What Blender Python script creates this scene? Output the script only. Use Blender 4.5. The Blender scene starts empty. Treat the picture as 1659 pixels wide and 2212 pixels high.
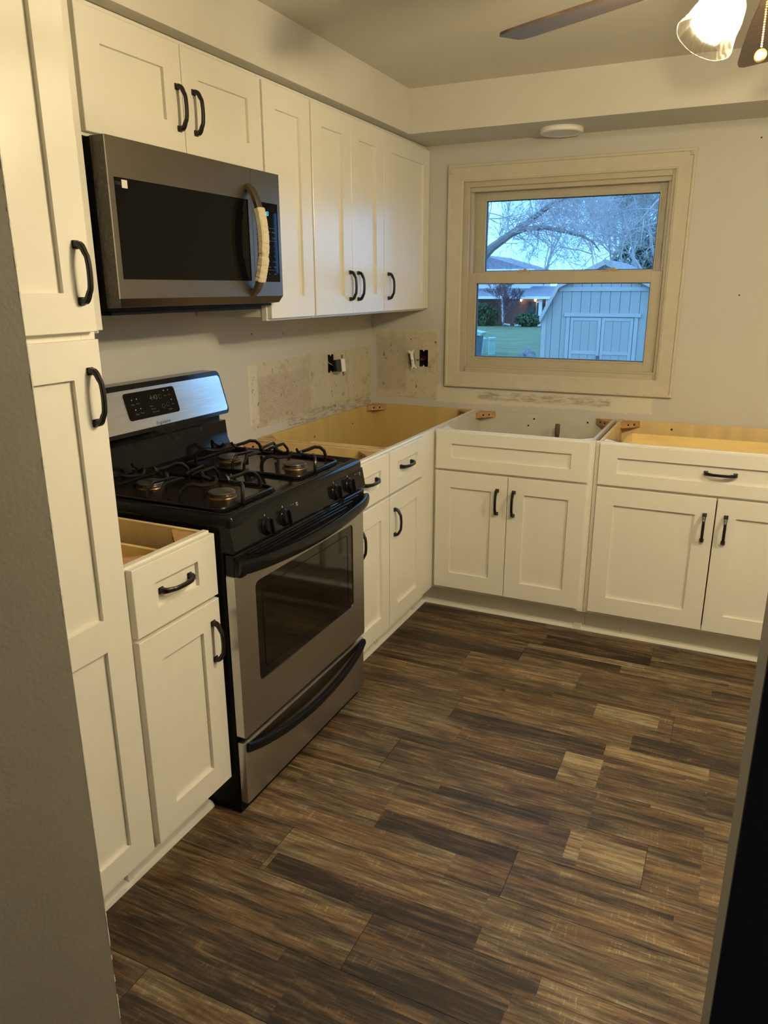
import bpy, bmesh, math, random
from mathutils import Vector, Matrix
IN = 0.0254
random.seed(7)
S = bpy.context.scene
C = S.collection

# ------------------------------------------------------------------ camera, world, exposure
def make_camera():
    cd = bpy.data.cameras.new('camera')
    cd.sensor_fit = 'HORIZONTAL'; cd.sensor_width = 36.0
    cd.lens = 36.0 * 1608.6 / 1659.0
    cd.clip_start = 0.02; cd.clip_end = 400
    co = bpy.data.objects.new('camera', cd); C.objects.link(co)
    rx, ry, rz = (math.radians(a) for a in (73.256, -0.2075, 25.2328))
    R = Matrix.Rotation(rz, 4, 'Z') @ Matrix.Rotation(rx, 4, 'X') @ Matrix.Rotation(ry, 4, 'Z')
    co.matrix_world = Matrix.Translation(Vector((71.335, -145.611, 58.29)) * IN) @ R
    S.camera = co
make_camera()
W = bpy.data.worlds.new('dusk_sky'); S.world = W; W.use_nodes = True
def make_world():
    nt = W.node_tree; nt.nodes.clear()
    out = nt.nodes.new('ShaderNodeOutputWorld'); bg = nt.nodes.new('ShaderNodeBackground')
    tc = nt.nodes.new('ShaderNodeTexCoord'); no = nt.nodes.new('ShaderNodeTexNoise')
    no.inputs['Scale'].default_value = 2.2; no.inputs['Detail'].default_value = 4
    cr = nt.nodes.new('ShaderNodeValToRGB')
    cr.color_ramp.elements[0].position = 0.3; cr.color_ramp.elements[0].color = (0.11, 0.38, 1.0, 1)
    cr.color_ramp.elements[1].position = 0.62; cr.color_ramp.elements[1].color = (0.27, 0.60, 1.0, 1)
    nt.links.new(tc.outputs['Generated'], no.inputs['Vector'])
    nt.links.new(no.outputs['Fac'], cr.inputs['Fac'])
    nt.links.new(cr.outputs['Color'], bg.inputs['Color'])
    bg.inputs['Strength'].default_value = 4.0
    nt.links.new(bg.outputs[0], out.inputs[0])
make_world()
BULB = 1270.0                      # radiance of each fan bulb
BULB_COL = (1.0, 0.835, 0.53)
S.view_settings.view_transform = 'Standard'
S.view_settings.look = 'None'
S.view_settings.gamma = 1.0
S.view_settings.use_curve_mapping = False
S.view_settings.exposure = 0.0
S.cycles.max_bounces = 10; S.cycles.diffuse_bounces = 5; S.cycles.glossy_bounces = 4
S.cycles.transparent_max_bounces = 16; S.cycles.sample_clamp_indirect = 4.0
S.cycles.use_denoising = True

# ------------------------------------------------------------------ mesh helpers (inches)
class MB:
    def __init__(s): s.bm = bmesh.new()
    def box(s, x0, x1, y0, y1, z0, z1, c=0.0, seg=1):
        m = Matrix.Translation(((x0+x1)/2, (y0+y1)/2, (z0+z1)/2)) @ Matrix.Diagonal((abs(x1-x0), abs(y1-y0), abs(z1-z0), 1))
        r = bmesh.ops.create_cube(s.bm, size=1.0, matrix=m)
        if c:
            es = list({e for v in r['verts'] for e in v.link_edges})
            bmesh.ops.bevel(s.bm, geom=es, offset=c, segments=seg, affect='EDGES', profile=0.5)
        return s
    def quad(s, *p):
        s.bm.faces.new([s.bm.verts.new(q) for q in p]); return s
    def prism(s, pts, axis, lo, hi):
        # pts: 2-D outline in the two other axes (ordered x,y / x,z / y,z)
        def P(a, b, h): return {0: (h, a, b), 1: (a, h, b), 2: (a, b, h)}[axis]
        A = [s.bm.verts.new(P(a, b, lo)) for a, b in pts]; B = [s.bm.verts.new(P(a, b, hi)) for a, b in pts]
        n = len(pts); s.bm.faces.new(A); s.bm.faces.new(B[::-1])
        for i in range(n): s.bm.faces.new((A[i], B[i], B[(i+1) % n], A[(i+1) % n]))
        return s
    def sweep(s, pts, wa, wb, up=(0, 0, 1), n=8, sq=1.0, cap=True, closed=False):
        pts = [Vector(p) for p in pts]; m = len(pts)
        f = lambda w, i: w[i] if isinstance(w, (list, tuple)) else w
        rings = []; prev = None
        for i, p in enumerate(pts):
            if closed: t = (pts[(i+1) % m] - pts[i-1]).normalized()
            else: t = (pts[min(i+1, m-1)] - pts[max(i-1, 0)]).normalized()
            u = Vector(up)
            if prev is not None and up is None: u = prev
            a = u.cross(t)
            if a.length < 1e-4: a = Vector((1, 0.1, 0)).cross(t)
            a.normalize(); b = t.cross(a).normalized()
            ring = []
            for k in range(n):
                th = 2*math.pi*(k+0.5)/n; cx, sy = math.cos(th), math.sin(th)
                if sq != 1.0:
                    cx = math.copysign(abs(cx)**sq, cx); sy = math.copysign(abs(sy)**sq, sy)
                ring.append(s.bm.verts.new(p + a*f(wa, i)*cx + b*f(wb, i)*sy))
            rings.append(ring)
        for i in range(m if closed else m-1):
            A, B = rings[i], rings[(i+1) % m]
            for k in range(n): s.bm.faces.new((A[k], A[(k+1) % n], B[(k+1) % n], B[k]))
        if cap and not closed:
            s.bm.faces.new(rings[0][::-1]); s.bm.faces.new(rings[-1])
        return s
    def tube(s, pts, r, n=6, closed=False):
        # parallel-transport frame
        pts = [Vector(p) for p in pts]; m = len(pts); rings = []; a = None
        for i, p in enumerate(pts):
            if closed: t = (pts[(i+1) % m]-pts[i-1]).normalized()
            else: t = (pts[min(i+1, m-1)]-pts[max(i-1, 0)]).normalized()
            if a is None:
                a = t.cross(Vector((0.31, 0.52, 0.79)))
                if a.length < 1e-3: a = t.cross(Vector((1, 0, 0)))
            a = (a - t*a.dot(t)).normalized(); b = t.cross(a)
            rr = r[i] if isinstance(r, (list, tuple)) else r
            rings.append([s.bm.verts.new(p + (a*math.cos(2*math.pi*k/n) + b*math.sin(2*math.pi*k/n))*rr) for k in range(n)])
        for i in range(m if closed else m-1):
            A, B = rings[i], rings[(i+1) % m]
            for k in range(n): s.bm.faces.new((A[k], A[(k+1) % n], B[(k+1) % n], B[k]))
        if not closed:
            s.bm.faces.new(rings[0][::-1]); s.bm.faces.new(rings[-1])
        return s
    def lathe(s, prof, o, axis=(0, 0, 1), n=24, fx=None):
        q = Vector((0, 0, 1)).rotation_difference(Vector(axis).normalized()); o = Vector(o); rings = []
        for j, (r, z) in enumerate(prof):
            if r < 1e-6: rings.append([s.bm.verts.new(o + q @ Vector((0, 0, z)))])
            else:
                ring = []
                for k in range(n):
                    th = 2*math.pi*k/n; rr = r*(fx(th, j/(len(prof)-1)) if fx else 1)
                    ring.append(s.bm.verts.new(o + q @ Vector((rr*math.cos(th), rr*math.sin(th), z))))
                rings.append(ring)
        for A, B in zip(rings, rings[1:]):
            for k in range(n):
                k2 = (k+1) % n
                if len(A) == 1 and len(B) == 1: continue
                if len(A) == 1: s.bm.faces.new((A[0], B[k2], B[k]))
                elif len(B) == 1: s.bm.faces.new((A[k], A[k2], B[0]))
                else: s.bm.faces.new((A[k], A[k2], B[k2], B[k]))
        return s
    def blob(s, o, rx, ry, rz, sub=2, amp=0.0, rnd=None):
        r = bmesh.ops.create_icosphere(s.bm, subdivisions=sub, radius=1.0)
        rnd = rnd or random
        for v in r['verts']:
            k = 1 + (rnd.random()-.5)*2*amp
            v.co = Vector((o[0]+v.co.x*rx*k, o[1]+v.co.y*ry*k, o[2]+v.co.z*rz*k))
        return s
    def build(s, name, mat, parent=None, smooth=35, kind=None, org=None):
        if org is None:
            org = Vector((0, 0, 0)); p = parent
            while p is not None:
                org = org + Vector(p.location)/IN; p = p.parent
        bmesh.ops.recalc_face_normals(s.bm, faces=s.bm.faces[:])
        for v in s.bm.verts: v.co = (v.co - Vector(org))*IN
        me = bpy.data.meshes.new(name)
        for f in s.bm.faces: f.smooth = bool(smooth)
        s.bm.to_mesh(me); s.bm.free()
        if smooth: me.set_sharp_from_angle(angle=math.radians(smooth))
        me.materials.append(mat)
        o = bpy.data.objects.new(name, me); C.objects.link(o)
        if parent is not None: o.parent = parent
        if kind: o['kind'] = kind
        return o
def thing(name, label, cat, loc=(0, 0, 0), group=None):
    o = bpy.data.objects.new(name, None); C.objects.link(o); o.location = Vector(loc)*IN
    o.empty_display_size = .05; o['label'] = label; o['category'] = cat
    if group: o['group'] = group
    return o
def tag(o, label, cat, group=None):
    o['label'] = label; o['category'] = cat
    if group: o['group'] = group
    return o
class Fr:                                       # frame of a vertical face: u along it, v up, n out of it
    def __init__(s, kind, base): s.k = kind; s.b = base
    def __call__(s, u, v, n):
        return (s.b+n, u, v) if s.k == 'L' else (u, s.b-n, v)
    def box(s, mb, u0, u1, v0, v1, n0, n1, c=0):
        a = s(u0, v0, n0); b = s(u1, v1, n1)
        return mb.box(min(a[0], b[0]), max(a[0], b[0]), min(a[1], b[1]), max(a[1], b[1]), min(a[2], b[2]), max(a[2], b[2]), c)
def text_mesh(txt, size, fr, u, v, n, name, mat, parent, shear=0.0, depth=0.004, spacing=1.0):
    cu = bpy.data.curves.new('lettering', 'FONT'); cu.body = txt; cu.size = size; cu.shear = shear
    cu.align_x = 'CENTER'; cu.align_y = 'CENTER'; cu.resolution_u = 2; cu.space_character = spacing
    t = bpy.data.objects.new('lettering', cu); C.objects.link(t)
    dg = bpy.context.evaluated_depsgraph_get(); dg.update()
    me = bpy.data.meshes.new_from_object(t.evaluated_get(dg)); bpy.data.objects.remove(t)
    mb = MB(); mb.bm.from_mesh(me)
    for w in mb.bm.verts:
        p = fr(u + w.co.x, v + w.co.y, n) if not callable(n) else n(u + w.co.x, v + w.co.y)
        w.co = Vector(p)
    return mb.build(name, mat, parent, smooth=0)

# ------------------------------------------------------------------ materials
def nodes(name):
    m = bpy.data.materials.new(name); m.use_nodes = True; nt = m.node_tree
    b = nt.nodes['Principled BSDF']; return m, nt, b
def N(nt, t, **kw):
    n = nt.nodes.new(t)
    for k, v in kw.items():
        if k in n.inputs: n.inputs[k].default_value = v
        else: setattr(n, k, v)
    return n
def L(nt, a, b): nt.links.new(a, b)
def math_(nt, op, a, b=None, clamp=False):
    n = nt.nodes.new('ShaderNodeMath'); n.operation = op; n.use_clamp = clamp
    for i, x in enumerate((a, b)):
        if x is None: continue
        if hasattr(x, 'links') or hasattr(x, 'is_linked'): nt.links.new(x, n.inputs[i])
        else: n.inputs[i].default_value = x
    return n.outputs[0]
def mixc(nt, f, a, b, mode='MIX'):
    n = nt.nodes.new('ShaderNodeMix'); n.data_type = 'RGBA'; n.blend_type = mode
    for key, x in (('Factor', f), ('A', a), ('B', b)):
        s = [i for i in n.inputs if i.name == key and (i.type == ('VALUE' if key == 'Factor' else 'RGBA'))][0]
        if hasattr(x, 'is_linked'): nt.links.new(x, s)
        else: s.default_value = x if key == 'Factor' else (*x, 1)
    return [o for o in n.outputs if o.type == 'RGBA'][0]
def pos_in(nt):                                 # world position in inches
    g = nt.nodes.new('ShaderNodeNewGeometry'); v = nt.nodes.new('ShaderNodeVectorMath'); v.operation = 'SCALE'
    nt.links.new(g.outputs['Position'], v.inputs[0]); v.inputs['Scale'].default_value = 1/IN
    return v.outputs[0]
def scaled(nt, vec, s):
    v = nt.nodes.new('ShaderNodeVectorMath'); v.operation = 'MULTIPLY'; nt.links.new(vec, v.inputs[0]); v.inputs[1].default_value = s
    return v.outputs[0]
def noise(nt, vec, scale=1.0, detail=3, rough=.5, dist=0.0):
    n = N(nt, 'ShaderNodeTexNoise', Scale=scale, Detail=detail, Roughness=rough, Distortion=dist)
    nt.links.new(vec, n.inputs['Vector']); return n.outputs['Fac']
def ramp(nt, f, stops):
    r = nt.nodes.new('ShaderNodeValToRGB'); e = r.color_ramp.elements
    while len(e) < len(stops): e.new(0.5)
    for el, (p, c) in zip(e, stops): el.position = p; el.color = (*c, 1) if len(c) == 3 else c
    nt.links.new(f, r.inputs['Fac']); return r.outputs['Color']
def step_(nt, f, a, b):                         # smooth 0..1 between a and b
    n = N(nt, 'ShaderNodeMapRange'); n.interpolation_type = 'SMOOTHSTEP'
    n.inputs['From Min'].default_value = a; n.inputs['From Max'].default_value = b
    nt.links.new(f, n.inputs['Value']); return n.outputs['Result']
def bump(nt, b, h, dist=0.01, st=1.0):
    n = N(nt, 'ShaderNodeBump', Strength=st, Distance=dist); nt.links.new(h, n.inputs['Height']); nt.links.new(n.outputs[0], b.inputs['Normal'])
def M(name, col, rough=.5, metal=0.0, var=.06, scale=.6, stretch=(1, 1, 1), bmp=0.0, bscale=8.0, spec=.5, coat=0.0, rvar=0.0):
    m, nt, b = nodes(name); p = scaled(nt, pos_in(nt), stretch)
    f = noise(nt, p, scale, 4)
    lo = tuple(c*(1-var) for c in col); hi = tuple(min(1, c*(1+var)) for c in col)
    L(nt, ramp(nt, f, [(.25, lo), (.75, hi)]), b.inputs['Base Color'])
    b.inputs['Roughness'].default_value = rough; b.inputs['Metallic'].default_value = metal
    b.inputs['Specular IOR Level'].default_value = spec; b.inputs['Coat Weight'].default_value = coat
    if rvar:
        r2 = noise(nt, p, scale*3, 4); mr = N(nt, 'ShaderNodeMapRange'); L(nt, r2, mr.inputs['Value'])
        mr.inputs['To Min'].default_value = rough-rvar; mr.inputs['To Max'].default_value = rough+rvar
        L(nt, mr.outputs[0], b.inputs['Roughness'])
    if bmp: bump(nt, b, noise(nt, p, bscale, 3), bmp*IN)
    return m
def emit(name, col, st):
    m, nt, b = nodes(name); b.inputs['Base Color'].default_value = (*[c*.2 for c in col], 1)
    b.inputs['Emission Color'].default_value = (*col, 1); b.inputs['Emission Strength'].default_value = st
    p = pos_in(nt); f = noise(nt, p, 3.0); L(nt, mixc(nt, f, tuple(c*.18 for c in col), tuple(c*.22 for c in col)), b.inputs['Base Color'])
    return m
CAB = M('cabinet_paint', (.76, .73, .655), .26, var=.015, bmp=.004, bscale=14)
CABIN = M('cabinet_underside', (.74, .70, .62), .5, var=.02)
BLACK = M('handle_black', (.007, .006, .006), .34, var=.2, spec=.4)
WALLM = M('wall_paint', (.60, .57, .51), .85, var=.03, scale=.15, bmp=.012, bscale=5)
CEILM = M('ceiling_paint', (.70, .66, .58), .9, var=.02, scale=.2, bmp=.012, bscale=5)
TRIMW = M('shoe_paint', (.80, .77, .70), .4, var=.03)
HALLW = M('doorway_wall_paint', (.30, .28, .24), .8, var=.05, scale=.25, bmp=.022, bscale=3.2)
NAVY = M('navy_wall_paint', (.020, .028, .085), .7, var=.15, scale=.3, bmp=.03, bscale=5)
DARK = M('hall_paint', (.60, .58, .53), .9, var=.05)
DRYEDGE = M('drywall_edge', (.55, .53, .48), .9, var=.25, scale=3)
BLKEN = M('black_enamel', (.007, .007, .008), .10, var=.3, rvar=.04, spec=.16)
BLKMAT = M('black_matte', (.006, .006, .006), .5, var=.3, spec=.12)
BLKDIRT = M('burner_well_enamel', (.016, .011, .008), .18, var=.5, scale=.9, rvar=.10, spec=.18)
IRON = M('grate_iron', (.008, .007, .007), .26, var=.3, spec=.3)
GLASSB = M('black_glass', (.003, .003, .003), .04, var=.1, spec=.13)
OVENG = M('oven_glass', (.005, .0045, .004), .05, var=.2, spec=.6)
STEEL = M('stainless', (.50, .49, .475), .36, 1.0, var=.05, scale=1.2, stretch=(1, 4, .3), rvar=.05)
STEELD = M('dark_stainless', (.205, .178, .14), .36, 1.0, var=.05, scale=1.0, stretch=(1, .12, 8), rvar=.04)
STEELP = M('panel_stainless', (.60, .585, .56), .22, 1.0, var=.08, scale=1.0, stretch=(1, .25, 7), rvar=.08)
CAPM = M('burner_cap', (.05, .048, .045), .35, var=.4, scale=2)
BRASSY = M('burner_ring', (.20, .14, .08), .4, .8, var=.4, scale=3)
MAPLE = M('maple_ply', (.66, .50, .24), .5, var=.12, scale=.5, stretch=(1, 1, .25))
MAPLED = M('maple_back', (.55, .40, .15), .5, var=.10, scale=.5, stretch=(1, 1, .25))
MAPLEB = M('maple_drawer', (.78, .60, .27), .45, var=.14, scale=.5, stretch=(.25, .25, 1))
MAPLEW = M('maple_window_lit', (.56, .52, .43), .5, var=.05, scale=.4)  # maple with grey window light put into its colour
BLOCKW = M('corner_block_wood', (.42, .24, .10), .6, var=.25, scale=1.6)
WHITEP = M('white_plastic', (.78, .77, .73), .4, var=.03)
GALV = M('galvanised_strap', (.5, .49, .46), .4, .8, var=.15, scale=3)
CABLE = M('wire_white', (.75, .72, .66), .5, var=.1)
REDW = M('wire_red', (.30, .03, .03), .5, var=.1)
BLKW = M('wire_black', (.02, .02, .02), .5, var=.1)
BOXM = M('electrical_box', (.008, .008, .009), .7, var=.4)
VINYL = M('window_vinyl', (.45, .40, .30), .5, var=.05, scale=.5)
CASING = M('window_casing_paint', (.53, .48, .38), .55, var=.06, scale=.5, bmp=.008, bscale=6)
GASKET = M('gasket', (.02, .025, .04), .6, var=.2)
TAN = M('sash_lock_tan', (.50, .32, .17), .5, var=.2, scale=2)
WOODB = M('fan_blade_wood', (.075, .048, .035), .38, var=.45, scale=.8, stretch=(.3, 3, 1))
BRASS = M('brass', (.75, .52, .18), .28, 1.0, var=.1)
LAMPW = M('disc_light_trim', (.82, .80, .74), .5, var=.02)
LAMPD = M('disc_light_diffuser', (.70, .68, .63), .6, var=.02)
PRINT = M('white_print', (.38, .38, .37), .6, var=.05)
PRINTD = M('dark_print', (.04, .04, .04), .5, var=.05)
PRINTG = M('grey_print', (.11, .115, .13), .6, var=.05)
WRAP = M('foam_wrap', (.62, .54, .38), .6, var=.12, scale=2.0, bmp=.05, bscale=3.5)
STICK = M('white_sticker', (.72, .72, .68), .5, var=.03)
PIPE = M('pipe_copper_dark', (.10, .05, .03), .45, .3, var=.3)
COPPER = M('plug_brown', (.12, .07, .035), .6, var=.3)
GLOWG = emit('range_clock_glow', (.12, .16, .06), .22)
GLOWB = emit('microwave_clock_glow', (.12, .55, 1.0), 2.2)
FILLM = emit('fill_glow', (1.0, .87, .62), 148.0)
BULBM = emit('bulb_glow', BULB_COL, BULB)
PORCH = emit('porch_light_glow', (1.0, .85, .5), 25)

def floor_mat():
    m, nt, b = nodes('vinyl_plank'); p = pos_in(nt)
    at = N(nt, 'ShaderNodeAttribute'); at.attribute_name = 'tone'
    sd = N(nt, 'ShaderNodeAttribute'); sd.attribute_name = 'seed'
    v = nt.nodes.new('ShaderNodeVectorMath'); v.operation = 'ADD'; L(nt, p, v.inputs[0])
    cx = N(nt, 'ShaderNodeCombineXYZ')
    L(nt, math_(nt, 'MULTIPLY', sd.outputs['Fac'], 91.0), cx.inputs[0]); L(nt, math_(nt, 'MULTIPLY', sd.outputs['Fac'], 37.0), cx.inputs[2])
    L(nt, cx.outputs[0], v.inputs[1]); q = v.outputs[0]
    g1 = noise(nt, scaled(nt, q, (.13, 2.6, 1)), 1.0, 6, .68, .5)         # long grain
    g2 = noise(nt, scaled(nt, q, (1.1, 19, 1)), 1.0, 5, .75)              # fine fibres
    saw = noise(nt, scaled(nt, q, (6.0, .45, 1)), 1.0, 3, .6)             # saw marks across the board
    blot = noise(nt, scaled(nt, q, (.12, .62, 1)), 1.0, 6, .66, .7)
    wear = noise(nt, scaled(nt, q, (.45, 1.9, 1)), 1.0, 7, .78, 1.4)
    hue = noise(nt, scaled(nt, q, (.10, .5, 1)), 1.0, 3, .5)
    def amp(f, k): return math_(nt, 'MULTIPLY', math_(nt, 'SUBTRACT', f, .5), k)
    val = math_(nt, 'ADD', at.outputs['Fac'], amp(g1, 1.75)); val = math_(nt, 'ADD', val, amp(g2, .72)); val = math_(nt, 'ADD', val, amp(blot, 1.35))
    sm = math_(nt, 'MULTIPLY', step_(nt, saw, .56, .66), step_(nt, blot, .48, .60)); val = math_(nt, 'ADD', val, math_(nt, 'MULTIPLY', sm, .24))
    sd2 = math_(nt, 'MULTIPLY', step_(nt, saw, .42, .34), step_(nt, blot, .52, .42)); val = math_(nt, 'SUBTRACT', val, math_(nt, 'MULTIPLY', sd2, .12))
    val = math_(nt, 'ADD', val, math_(nt, 'MULTIPLY', step_(nt, wear, .64, .70), .22)); val = math_(nt, 'SUBTRACT', val, math_(nt, 'MULTIPLY', step_(nt, wear, .37, .32), .25))
    c1 = ramp(nt, val, [(0.0, (.016, .012, .009)), (.22, (.040, .029, .020)), (.45, (.088, .062, .038)), (.68, (.155, .116, .068)), (1.0, (.30, .245, .155))])
    c2 = ramp(nt, val, [(0.0, (.018, .012, .009)), (.25, (.050, .030, .018)), (.5, (.115, .068, .034)), (.75, (.19, .125, .060)), (1.0, (.30, .23, .13))])
    col = mixc(nt, step_(nt, hue, .38, .62), c1, c2)
    L(nt, col, b.inputs['Base Color']); b.inputs['Roughness'].default_value = .48; b.inputs['Specular IOR Level'].default_value = .4
    bump(nt, b, g1, .02*IN, .6)
    return m
FLOORM = floor_mat()
FLOORB = M('floor_seam', (.02, .015, .01), .8, var=.1)

def boxmask(nt, a, b, a0, a1, b0, b1, soft=.25):
    f = math_(nt, 'MULTIPLY', step_(nt, a, a0-soft, a0+soft), step_(nt, a, a1+soft, a1-soft))
    g = math_(nt, 'MULTIPLY', step_(nt, b, b0-soft, b0+soft), step_(nt, b, b1+soft, b1-soft))
    return math_(nt, 'MULTIPLY', f, g)
def kitchen_wall(name, left):
    m, nt, b = nodes(name); p = pos_in(nt)
    sp = N(nt, 'ShaderNodeSeparateXYZ'); L(nt, p, sp.inputs[0])
    u = sp.outputs['Y'] if left else sp.outputs['X']; z = sp.outputs['Z']
    j1 = noise(nt, p, .9, 5, .7); j2 = noise(nt, scaled(nt, p, (1, 1, .9)), .55, 4, .7)
    uj = math_(nt, 'ADD', u, math_(nt, 'MULTIPLY', math_(nt, 'SUBTRACT', j1, .5), 1.6))
    zj = math_(nt, 'ADD', z, math_(nt, 'MULTIPLY', math_(nt, 'SUBTRACT', j2, .5), 1.6))
    base = mixc(nt, noise(nt, p, .12, 3), (.52, .50, .46), (.55, .53, .48))
    specks = noise(nt, p, 1.7, 6, .8); blot = noise(nt, p, .16, 6, .72, .3)
    spots = step_(nt, noise(nt, scaled(nt, p, (1, 1, .6)), .8, 5, .7), .60, .66)
    if left:
        patch = boxmask(nt, uj, zj, -44.6, -.4, 36.0, 46.6, .15)
        joint = boxmask(nt, u, z, -45.4, -42.8, 36.6, 46.4, .12)
        torn = boxmask(nt, uj, zj, -34.0, -.6, 34.3, 36.6, .3)
        faint = boxmask(nt, uj, zj, -43.0, -26.0, 36.5, 44.3, .4)
        ridge = boxmask(nt, u, z, -42.5, -31.5, 37.0, 43.6, .3)
    else:
        patch = boxmask(nt, uj, zj, 1.2, 15.2, 36.0, 49.8, .15)
        joint = boxmask(nt, uj, zj, 15.0, 57.6, 35.6, 39.2, .15)
        torn = boxmask(nt, uj, zj, 24.0, 50.0, 36.6, 38.0, .35)
        faint = boxmask(nt, uj, zj, 1.5, 8.0, 37.5, 48.5, .5)
        ridge = boxmask(nt, u, z, 1.2, 5.0, 44, 49, .3)
    col = mixc(nt, patch, base, mixc(nt, step_(nt, blot, .30, .70), (.50, .445, .33), (.66, .61, .47)))
    col = mixc(nt, math_(nt, 'MULTIPLY', faint, .5), col, (.40, .345, .285))
    col = mixc(nt, math_(nt, 'MULTIPLY', joint, .8), col, (.66, .62, .50))
    ar = math_(nt, 'MAXIMUM', patch, torn)
    col = mixc(nt, math_(nt, 'MULTIPLY', math_(nt, 'MULTIPLY', ar, step_(nt, blot, .48, .66)), .6), col, (.33, .25, .13))
    streak = noise(nt, scaled(nt, p, (.35, .35, 2.2)), 1.0, 6, .7, .5)
    col = mixc(nt, math_(nt, 'MULTIPLY', math_(nt, 'MULTIPLY', torn, step_(nt, streak, .44, .60)), .7), col, (.29, .21, .14))
    col = mixc(nt, math_(nt, 'MULTIPLY', math_(nt, 'MULTIPLY', torn, step_(nt, streak, .46, .34)), .6), col, (.62, .56, .43))
    col = mixc(nt, math_(nt, 'MULTIPLY', math_(nt, 'MULTIPLY', ar, step_(nt, specks, .58, .64)), .8), col, (.15, .105, .055))
    col = mixc(nt, math_(nt, 'MULTIPLY', math_(nt, 'MULTIPLY', ar, spots), .75), col, (.12, .075, .04))
    holes = [(-34.5, 50.9), (-11.0, 52.6), (-43.8, 51.3)] if left else [(70.2, 81.3), (69.9, 56.9), (14.6, 47.6), (9.0, 48.1)]
    for (a, c) in holes:
        du = math_(nt, 'SUBTRACT', u, a); dz = math_(nt, 'SUBTRACT', z, c)
        d = math_(nt, 'SQRT', math_(nt, 'ADD', math_(nt, 'MULTIPLY', du, du), math_(nt, 'MULTIPLY', dz, dz)))
        col = mixc(nt, step_(nt, d, .17, .10), col, (.03, .022, .016))
    L(nt, col, b.inputs['Base Color']); b.inputs['Roughness'].default_value = .85
    comb = N(nt, 'ShaderNodeTexWave'); comb.wave_type = 'BANDS'; comb.bands_direction = 'Z'
    comb.inputs['Scale'].default_value = 1.1; comb.inputs['Distortion'].default_value = .8; L(nt, p, comb.inputs['Vector'])
    h = math_(nt, 'ADD', math_(nt, 'MULTIPLY', noise(nt, p, 5, 3), .5), math_(nt, 'MULTIPLY', math_(nt, 'MULTIPLY', ridge, comb.outputs['Fac']), 1.2))
    h = math_(nt, 'ADD', h, math_(nt, 'MULTIPLY', math_(nt, 'MULTIPLY', ar, specks), 3.0))
    bump(nt, b, h, .03*IN)
    return m
WALL_L = kitchen_wall('wall_left_scarred', True); WALL_B = kitchen_wall('wall_back_scarred', False)

def film_mat():                                  # steel side under crinkled protective film
    m, nt, b = nodes('film_covered_side'); p = pos_in(nt)
    n1 = noise(nt, scaled(nt, p, (1.5, 1.5, 1)), .8, 3, .5, 1.5)
    a = math_(nt, 'ABSOLUTE', math_(nt, 'SUBTRACT', n1, .5)); ln = step_(nt, a, .022, .004)
    L(nt, mixc(nt, math_(nt, 'MULTIPLY', ln, .35), (.035, .028, .020), (.20, .17, .12)), b.inputs['Base Color'])
    b.inputs['Roughness'].default_value = .3; bump(nt, b, n1, .15*IN); return m
FILM = film_mat()
def glass_mat(name, refl=.06, tint=(1, 1, 1)):
    m = bpy.data.materials.new(name); m.use_nodes = True; nt = m.node_tree; nt.nodes.clear()
    out = nt.nodes.new('ShaderNodeOutputMaterial'); tr = nt.nodes.new('ShaderNodeBsdfTransparent'); gl = nt.nodes.new('ShaderNodeBsdfGlossy')
    tr.inputs['Color'].default_value = (*tint, 1); gl.inputs['Roughness'].default_value = .02
    lw = N(nt, 'ShaderNodeFresnel'); lw.inputs['IOR'].default_value = 1.45
    p = pos_in(nt); dirt = noise(nt, p, .8, 5, .7)
    mx = nt.nodes.new('ShaderNodeMixShader'); L(nt, math_(nt, 'ADD', lw.outputs[0], math_(nt, 'MULTIPLY', dirt, .01)), mx.inputs[0])
    L(nt, tr.outputs[0], mx.inputs[1]); L(nt, gl.outputs[0], mx.inputs[2]); L(nt, mx.outputs[0], out.inputs[0]); return m
PANE = glass_mat('window_glass')
def shade_mat():                                 # frosted, cut-glass tulip shade
    m = bpy.data.materials.new('cut_glass_shade'); m.use_nodes = True; nt = m.node_tree; nt.nodes.clear()
    out = nt.nodes.new('ShaderNodeOutputMaterial'); tr = nt.nodes.new('ShaderNodeBsdfTransparent'); gl = nt.nodes.new('ShaderNodeBsdfGlossy'); tl = nt.nodes.new('ShaderNodeBsdfTranslucent')
    gl.inputs['Roughness'].default_value = .15
    p = pos_in(nt); wv = N(nt, 'ShaderNodeTexWave'); wv.inputs['Scale'].default_value = .9; wv.inputs['Distortion'].default_value = 9; L(nt, p, wv.inputs['Vector'])
    tl.inputs['Color'].default_value = (.95, .9, .75, 1); tr.inputs['Color'].default_value = (.99, .98, .94, 1)
    m1 = nt.nodes.new('ShaderNodeMixShader'); f = math_(nt, 'MULTIPLY', step_(nt, wv.outputs['Fac'], .45, .6), .09); L(nt, math_(nt, 'ADD', f, .012), m1.inputs[0])
    L(nt, tr.outputs[0], m1.inputs[1]); L(nt, tl.outputs[0], m1.inputs[2])
    fr = N(nt, 'ShaderNodeFresnel'); fr.inputs['IOR'].default_value = 1.45
    m2 = nt.nodes.new('ShaderNodeMixShader'); L(nt, math_(nt, 'MULTIPLY', fr.outputs[0], .25), m2.inputs[0]); L(nt, m1.outputs[0], m2.inputs[1]); L(nt, gl.outputs[0], m2.inputs[2])
    L(nt, m2.outputs[0], out.inputs[0]); return m
SHADE = shade_mat()

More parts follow.
